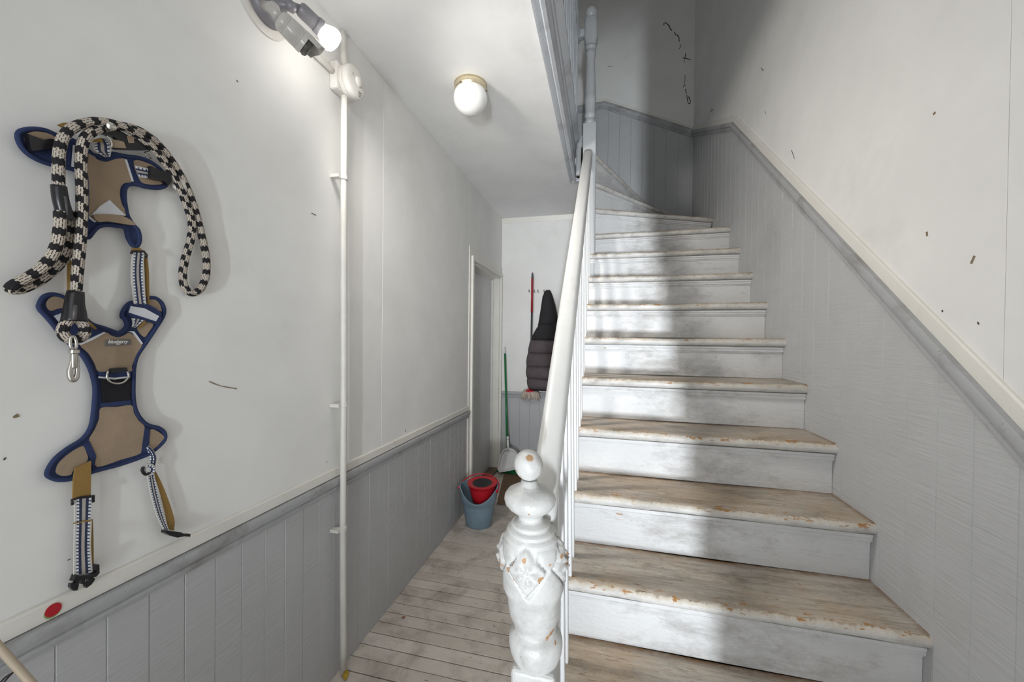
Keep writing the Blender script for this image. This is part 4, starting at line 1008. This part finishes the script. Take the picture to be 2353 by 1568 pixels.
pan.loft([[p+V((0, .0, 0)) for p in front], [p+V((0, -.004, 0)) for p in front], [p+V((0, -.004, 0)) for p in rim_in], [p.lerp(cen, .05)+dn for p in rim_in]], True, False)
pan.add([p.lerp(cen, .05)+dn for p in rim_in], [tuple(range(n_))])
pan.loft([[p for p in front], [p.lerp(cen, .02)+dn*1.2 for p in front]], True, False); pan.add([p.lerp(cen, .02)+dn*1.2 for p in front], [tuple(range(n_))])
pan.build('pan', 'whiteplastic', dp, smooth=True)
ha = [dpt(1168, 1036, 3.63), dpt(1167, 1022, 3.635), dpt(1167, 1012, 3.64), dpt(1166.5, 1003, 3.645)]
MB().tube(ha, [.015, .0125, .0125, .0115], 14).build('grip', 'whiteplastic', dp, smooth='all')
MB().lathe([(.004, 0), (.004, .0015), (.0005, .0016)], dpt(1168, 1010, 3.64)+V((0, -.0118, 0)), (0, -1, 0), 12).build('hanging_hole', 'slot', dp)

# hook rail, mop, jacket
hk = thing('hook_rail', ony(1234, 671, YB), 'small steel hook rail on the white hall end wall', 'hook rail')
h0, h1 = ony(1214, 671, YB), ony(1262, 672, YB)
MB().box(h0.x, h1.x, YB-.008, YB, h0.z-.012, h0.z+.012).build('rail', 'alarm', hk, bevel=.003)
for u in (1217, 1229, 1237, 1251):
    p_ = ony(u, 671, YB-.008)
    MB().tube(crom([p_, p_+V((0, -.02, -.004)), p_+V((0, -.034, .0)), p_+V((0, -.04, .018))], 4), .004, 10).build('hook', 'hook', hk, smooth='all')
mp = thing('mop', ony(1219, 905, 3.74), 'string mop with red and grey handle hung head down by the coat', 'mop')
m0, m1 = ony(1223.5, 627, 3.735), ony(1219, 895, 3.735)
mv = m1-m0
MB().tube([m0, m0+mv*.03, m0+mv*.052], [.006, .011, .0115], 14).build('hanging_cap', 'mopgrey', mp, smooth='all')
MB().tube([m0+mv*.05, m0+mv*.34], .0118, 14).build('grip', 'mopred', mp, smooth='all')
MB().tube([m0+mv*.335, m0+mv*1.0], .0098, 14).build('shaft', 'mopgrey', mp, smooth='all')
mh = ony(1218, 897, 3.72)
MB().lathe([(.012, .03), (.016, .012), (.036, .006), (.046, -.004), (.046, -.016), (.03, -.02)], mh, 'z', 28).build('socket', 'red', mp, smooth=True)
ms = MB()
for k in range(64):
    a = 2*math.pi*(k+random.random())/64; r0_ = random.uniform(.03, .048); r1_ = r0_+random.uniform(.028, .05)
    p0_ = mh+V((math.cos(a)*r0_, math.sin(a)*r0_*.7, -.012))
    p1_ = mh+V((math.cos(a)*r1_*.95+.008, math.sin(a)*r1_*.55, -.022+random.uniform(-.006, .006)))
    p2_ = mh+V((math.cos(a)*r1_*1.1+.012+random.uniform(-.01, .01), max(-.06, min(.035, math.sin(a)*r1_*.6)), -.085+random.uniform(-.02, .022)))
    ms.tube(crom([p0_, p1_, p2_], 4), .0052, 6)
o_ = ms.build('strings', 'string', mp, smooth='all'); o_['kind'] = 'stuff'

jk = thing('jacket', ony(1250, 780, YB-.08), 'black hooded jacket with grey quilted lower half hanging at the hall end', 'jacket')
def jz(y): return ony(1240, 480+y/3.266, YB-.07).z
def jx(x): return ony(1040+x/3.266, 800, YB-.07).x
def jring(yy, l, r, dep, fold=0):
    cx0 = (jx(l)+jx(r))/2; hw = (jx(r)-jx(l))/2; out = []
    for k in range(36):
        a = 2*math.pi*k/36; f = 1+fold*math.sin(5*a+yy*.02)
        out.append(V((cx0+math.cos(a)*hw*f, YB-.012-dep/2*(1+.0)-math.sin(a)*dep/2*f, jz(yy))))
    return out
MB().loft([jring(608, 692, 722, .03), jring(620, 682, 730, .05), jring(660, 668, 745, .08, .03), jring(720, 660, 762, .1, .05), jring(790, 652, 778, .11, .06), jring(850, 646, 792, .115, .05), jring(868, 640, 800, .115)]).build('hood', 'jacketblack', jk, smooth='all')
MB().loft([jring(866, 636, 805, .11), jring(880, 640, 815, .12), jring(920, 618, 830, .13, .02), jring(960, 598, 845, .14, .02), jring(985, 592, 850, .14)]).build('yoke', 'jacketblack', jk, smooth='all')
q_ = [(983, 590, 850), (1085, 570, 845), (1185, 562, 835), (1275, 566, 825), (1350, 576, 815)]
for (ya, la, ra), (yb_, lb, rb) in zip(q_, q_[1:]):
    rings = []
    for k in range(7):
        t = k/6; b = math.sin(math.pi*t)**.6
        rings.append(jring(ya+(yb_-ya)*t, la+(lb-la)*t-3-5*b, ra+(rb-ra)*t+5*b, .125+.022*b, .012))
    MB().loft(rings).build('quilted_band', 'jacketgrey', jk, smooth='all')
MB().loft([jring(1348, 578, 812, .12), jring(1362, 584, 806, .11)]).build('hem', 'jacketblack', jk, smooth='all')

# leaves and chips on the floor
def leaf(name, label, u, v, length, rot, mat):
    p = onz(u, v, .003); pts = []
    sh = [(-.5, 0), (-.35, .16), (-.2, .12), (-.1, .3), (.1, .18), (.25, .2), (.5, 0), (.25, -.14), (.1, -.26), (-.08, -.14), (-.25, -.2), (-.38, -.1)]
    cc_, ss_ = math.cos(rot), math.sin(rot)
    top = [p+V(((a*cc_-b*ss_)*length, (a*ss_+b*cc_)*length, .003+.006*abs(b))) for a, b in sh]
    mb = MB().prism(top, (0, 0, .0008))
    return tag(mb.build(name, mat), label, 'leaf')
leaf('fallen_leaf', 'crumpled yellow leaf on the floor at the foot of the pipe', 795, 1553, .05, 2.1, 'leaf')
leaf('fallen_leaf', 'rust brown leaf scrap on the boards away from the pipe', 927, 1421, .022, .7, 'leafbrown')
